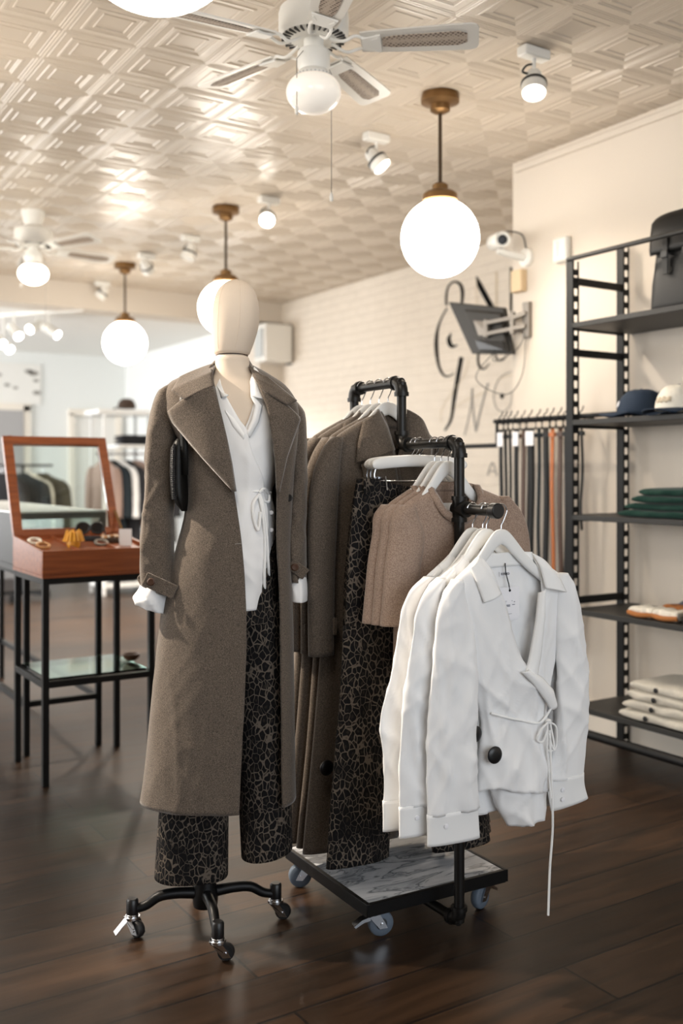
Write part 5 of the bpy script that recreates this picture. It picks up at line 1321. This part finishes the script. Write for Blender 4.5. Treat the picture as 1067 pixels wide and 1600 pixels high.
CK = mkz([(574, 332, 398, 336, 394, .02, .055, .05), (582, 308, 413, 334, 398, .015, .070, .06), (590, 286, 426, 333, 402, .01, .085, .07), (599, 268, 440, 334, 406, .005, .098, .08), (610, 259, 451, 337, 411, 0, .108, .09), (628, 255, 462, 341, 418, 0, .118, .10), (650, 257, 466, 346, 424, 0, .126, .105),
          (690, 282, 464, 353, 430, 0, .130, .105), (740, 290, 459, 362, 433, 0, .126, .10), (800, 291, 455, 372, 433, 0, .124, .10), (850, 279, 453, 379, 433, 0, .128, .105), (920, 260, 455, 384, 437, 0, .134, .115), (1000, 249, 457, 385, 438, 0, .138, .12),
          (1100, 239, 458, 381, 439, 0, .142, .125), (1200, 229, 459, 376, 440, 0, .146, .13), (1247, 223, 460, 374, 441, 0, .148, .13)])
CKc = crv(CK, 240)
def front_y(x, z, pw=.85):
    i = min(range(0, 240), key=lambda j: abs(CKc[j][0] - z)); _, l, r, el, er, y, bf, bb = CKc[i]
    cx, a = (l + r) / 2, (r - l) / 2; s = max(-.98, min(.98, (x - cx) / a)); s = abs(s) ** (1 / pw); c = math.sqrt(max(0, 1 - s * s))
    return y - bf * c ** .9
def MF(px, py, off):
    y = -.12
    for _ in range(4):
        p = ML(px, py, y - off); y = front_y(p.x, p.z)
    return ML(px, py, y - off)
def long_coat():
    t = thing('long_wool_coat', 'long taupe brown wool coat worn open by the mannequin', 'coat', MW, -YAW)
    obj('coat_body', open_body(CK, n=120, m=110, fold=fold_fn(51, .013, 6, 1.0, crease=.004), spiral=.0, z0amp=.0), 'coat_wool', t, ang=180, solid=.006)
    bul = lambda h: (lambda s, q: Vector((0, -h * math.sin(q * pi) ** .7 - .008 * q, 0)))
    obj('lapel', patch([MF(334, 604, .006), MF(345, 645, .010), MF(354, 684, .010), MF(362, 725, .008), MF(368, 768, .004)], [MF(288, 624, .012), MF(263, 643, .016), MF(270, 660, .018), MF(318, 716, .018), MF(366, 768, .006)], 14, bul(.020)), 'coat_wool', t, ang=180, solid=.006)
    obj('collar', patch([MF(330, 570, .0), MF(332, 582, .004), MF(334, 604, .010)], [MF(282, 590, .010), MF(269, 612, .018), MF(290, 625, .020)], 14, bul(.014)), 'coat_wool', t, ang=180, solid=.006)
    obj('lapel', patch([MF(405, 604, .004), MF(418, 640, .010), MF(427, 690, .010), MF(431, 725, .008), MF(433, 768, .004)], [MF(450, 635, .012), MF(470, 654, .020), MF(459, 684, .020), MF(448, 715, .018), MF(436, 768, .006)], 12, bul(.014)), 'coat_wool', t, ang=180, solid=.006)
    obj('collar', patch([MF(389, 573, .0), MF(397, 590, .006), MF(406, 606, .010)], [MF(420, 592, .006), MF(464, 627, .022), MF(449, 634, .020)], 12, bul(.014)), 'coat_wool', t, ang=180, solid=.006)
    obj('collar_stand', patch([ML(330, 571, -.035), ML(338, 562, .035), ML(364, 560, .065), ML(388, 562, .04), ML(391, 573, -.03)], [ML(318, 590, -.045), ML(322, 586, .05), ML(364, 584, .085), ML(404, 586, .05), ML(404, 592, -.04)], 8), 'coat_wool', t, ang=180, solid=.005)
    def strap(sl, a, b, w, btn):
        a, b = Vector(a), Vector(b); d = (b - a).normalized(); cs = obj('cuff_strap', MB().bar(a, b, .006, w, up=(d.z, 0, -d.x) if False else (0, 0, 1)), 'coat_wool', sl, bevel=.002)
        obj('button', MB().lathe([(0, 0), (.011, 0), (.011, .003), (.008, .005), (0, .004)], btn, 18, Matrix.Rotation(pi / 2, 3, 'X')), 'brown_leather', cs)
    sk = mtube([(602, 272, 5, .0, .04), (612, 265, 15, .0, .052), (640, 260, 21, -.005, .060), (700, 252, 23, -.010, .060), (780, 249, 21.5, -.016, .056), (850, 245, 23, -.024, .056), (890, 248, 25, -.030, .056), (922, 250, 26, -.032, .056)])
    sl = obj('sleeve', hang_tube(sk, n=48, m=70, fold=fold_fn(55, .013, 9, 5, crease=.012), tilt=-.40), 'coat_wool', t, ang=180, solid=.006)
    strap(sl, ML(226, 904, -.100), ML(274, 926, -.104), .040, ML(236, 909, -.108))
    obj('strap_loop', MB().tube(smooth_path([ML(226, 896, -.06), ML(217, 903, -.05), ML(222, 914, -.06)], 12), .005, 8), 'coat_wool', sl)
    sk = mtube([(630, 458, 6, .04, .035), (645, 463, 11, .045, .05), (690, 466, 12, .05, .055), (740, 466, 12.5, .05, .052), (790, 465, 13, .045, .052), (832, 462, 12.5, .04, .052), (870, 463, 13, .04, .052), (908, 464, 13, .04, .05)])
    sr = obj('sleeve', hang_tube(sk, n=40, m=60, fold=fold_fn(58, .010, 9, 6, crease=.010), tilt=-.2), 'coat_wool', t, ang=180, solid=.006)
    strap(sr, ML(453, 880, -.018), ML(478, 898, -.018), .034, ML(461, 886, -.024))
    for py in (850,): obj('buttonhole', MB().bar(MF(367, 850, .002), MF(377, 849, .002), .003, .002), 'steel_grey', t)
    obj('button', MB().lathe([(0, 0), (.011, 0), (.011, .003), (.008, .005), (0, .004)], MF(451, 778, .001), 18, Matrix.Rotation(pi / 2, 3, 'X')), 'black_plastic', t)
long_coat()
SKY = [(584, 340, 404, 343, 399, .01, .060, .05), (600, 330, 420, 345, 402, .005, .078, .07), (616, 322, 430, 351, 400, 0, .092, .08), (640, 316, 438, 364, 395, 0, .104, .09), (660, 316, 440, 376, 389, 0, .110, .09), (673, 316, 440, 386, 383, 0, .112, .09), (705, 318, 437, 394, 384, 0, .112, .09), (745, 324, 431, 410, 392, 0, .106, .085), (770, 330, 424, 412, 398, 0, .098, .08),
       (800, 326, 429, 418, 398, 0, .106, .085), (860, 322, 428, 416, 398, 0, .110, .09), (905, 324, 421, 410, 396, 0, .110, .09), (947, 326, 414, 404, 394, 0, .108, .09)]
SK = mkz(SKY); SKc = crv(SK, 160)
def SF(px, py, off):
    y = -.10
    for _ in range(4):
        p = ML(px, py, y - off); i = min(range(160), key=lambda j: abs(SKc[j][0] - p.z)); _, l, r, el, er, yy, bf, bb = SKc[i]
        s = max(-.98, min(.98, (p.x - (l + r) / 2) / ((r - l) / 2))); y = yy - bf * math.sqrt(1 - abs(s) ** (2 / .85)) ** .9
    return ML(px, py, y - off)
def worn_shirt():
    t = thing('white_blouse', 'white wrap blouse tied at the waist under the long coat', 'shirt', MW, -YAW)
    obj('blouse_body', open_body(SK, n=110, m=100, fold=fold_fn(61, .010, 10, 2.6, crease=.009), spiral=.005, z0amp=.1), 'white_cotton', t, ang=180, solid=.002)
    f1 = lambda s, q: Vector((0, -.008 * math.sin(q * pi), 0))
    obj('collar', patch([ML(397, 573, -.03), SF(391, 596, .004), SF(392, 619, .010)], [ML(403, 580, -.04), SF(410, 602, .014), SF(416, 625, .016)], 8, f1), 'white_cotton_trim', t, ang=180, solid=.003)
    obj('collar', patch([SF(334, 592, .0), SF(341, 606, .004), SF(346, 622, .008)], [SF(336, 600, .002), SF(346, 612, .008), SF(357, 618, .012)], 8, f1), 'white_cotton_trim', t, ang=180, solid=.003)
    obj('front_facing', patch([SF(392, 619, .006), SF(398, 634, .008), SF(394, 652, .008), SF(385, 673, .006)], [SF(400, 622, .004), SF(410, 634, .006), SF(404, 660, .006), SF(390, 684, .005)], 8, f1), 'white_cotton_trim', t, ang=180, solid=.002)
    obj('front_facing', patch([SF(352, 640, .006), SF(366, 652, .006), SF(384, 676, .006)], [SF(353, 645, .004), SF(362, 668, .005), SF(380, 690, .005)], 8, f1), 'white_cotton_trim', t, ang=180, solid=.002)
    for px, py in ((389, 707), (404, 747), (372, 766), (424, 801), (424, 828)):
        p = SF(px, py, .003); obj('button', MB().lathe([(0, 0), (.0058, 0), (.0058, .0018), (.0045, .0024), (0, .0016)], p, 16, Matrix.Rotation(pi / 2, 3, 'X')), 'paper_white', t)
    tie = obj('waist_tie', MB().tube(smooth_path([SF(366, 770, .004), SF(385, 768, .006), SF(405, 768, .008), SF(423, 770, .004)], 24), .0036, 8), 'white_cotton_trim', t)
    b = MB()
    for pts in ([(405, 770), (412, 764), (420, 772), (419, 784), (408, 780)], [(405, 772), (396, 788), (397, 812), (404, 828), (407, 800)], [(404, 772), (410, 800), (414, 850), (413, 900), (414, 936)], [(406, 772), (411, 790), (416, 830), (419, 880), (420, 904)]):
        b.tube(smooth_path([SF(x, y, .014 + .004 * (i % 2)) for i, (x, y) in enumerate(pts)], 30), .0042, 8)
    obj('tie_bow', b, 'white_cotton_trim', tie)
    # turned-back cuffs showing beyond the coat sleeves
    ck = mtube([(905, 249, 20, -.03, .05), (922, 243, 27, -.032, .054), (936, 238, 30, -.034, .055), (950, 240, 25, -.034, .05)])
    obj('cuff', hang_tube(ck, n=44, m=26, fold=fold_fn(66, .014, 16, 12, crease=.016), tilt=-.35, cap_top=False), 'white_cotton', t, ang=180, solid=.003)
    ck = mtube([(895, 464, 11, .04, .045), (910, 466, 13, .04, .048), (925, 467, 13.5, .04, .048), (938, 467, 12, .04, .045)])
    obj('cuff', hang_tube(ck, n=44, m=26, fold=fold_fn(68, .010, 16, 12, crease=.012), tilt=-.1, cap_top=False), 'white_cotton', t, ang=180, solid=.003)
worn_shirt()
def worn_trousers():
    t = thing('wide_leg_trousers', 'wide leopard print trousers worn by the mannequin', 'trousers', MW, -YAW)
    wk = mtube([(800, 368, 52, .0, .085), (850, 366, 64, 0, .092), (910, 364, 68, 0, .098), (970, 364, 68, 0, .096)])
    obj('waist_and_seat', hang_tube(wk, n=60, m=24, cap_top=True), 'leopard_denim', t, ang=180)
    lk = mtube([(940, 332, 38, 0, .085), (1020, 324, 42, 0, .085), (1140, 312, 46, 0, .08), (1250, 303, 52, 0, .082), (1366, 299, 56, 0, .085)])
    obj('trouser_leg', hang_tube(lk, n=60, m=70, fold=fold_fn(71, .014, 9, 1.4)), 'leopard_denim', t, ang=180, solid=.003)
    rk = mtube([(940, 402, 38, .02, .085), (1020, 405, 40, .02, .08), (1140, 409, 40, .02, .08), (1250, 414, 39, .02, .078), (1330, 417, 38, .02, .080)])
    obj('trouser_leg', hang_tube(rk, n=60, m=70, fold=fold_fn(74, .014, 9, 1.4), tilt=.16), 'leopard_denim', t, ang=180, solid=.003)
worn_trousers()
def shoulder_bag():
    m = mat('studded_leather', (30, 30, 32), .35, .4)
    tt, N, L, b = nodes(m); tc = N.new('ShaderNodeTexCoord'); v = N.new('ShaderNodeTexVoronoi'); v.inputs['Scale'].default_value = 190; v.inputs['Randomness'].default_value = .1
    L.new(tc.outputs['Object'], v.inputs['Vector']); bp = N.new('ShaderNodeBump'); bp.inputs['Strength'].default_value = 1.0; bp.inputs['Distance'].default_value = .004; bp.invert = True
    L.new(v.outputs['Distance'], bp.inputs['Height']); L.new(bp.outputs['Normal'], b.inputs['Normal'])
    t = thing('shoulder_bag', 'black studded shoulder bag tucked under the mannequin arm', 'bag', MW, -YAW)
    bk = mtube([(686, 284, 6, -.045, .05), (694, 283, 11, -.045, .062), (750, 282, 13.5, -.045, .066), (782, 285, 11, -.045, .062), (798, 289, 4, -.045, .04)])
    bag = obj('bag_body', hang_tube(bk, n=40, m=30), 'black_leather', t, ang=180)
    bk = mtube([(694, 277.5, 4, -.050, .055), (702, 276.5, 7.5, -.050, .064), (745, 276.5, 8.5, -.050, .068), (780, 278, 7.5, -.050, .064)])
    obj('studded_panel', hang_tube(bk, n=40, m=30), 'studded_leather', t, ang=180)
    obj('shoulder_strap', MB().rows([[ML(x - 6, y, d), ML(x + 6, y, d)] for x, y, d in ((288, 742, -.102), (288, 700, -.104), (287, 670, -.112), (285, 640, -.114), (288, 612, -.100), (292, 596, -.06), (294, 588, -.0), (290, 600, .06), (284, 690, .02))]), 'black_leather', t, solid=.004)
shoulder_bag()
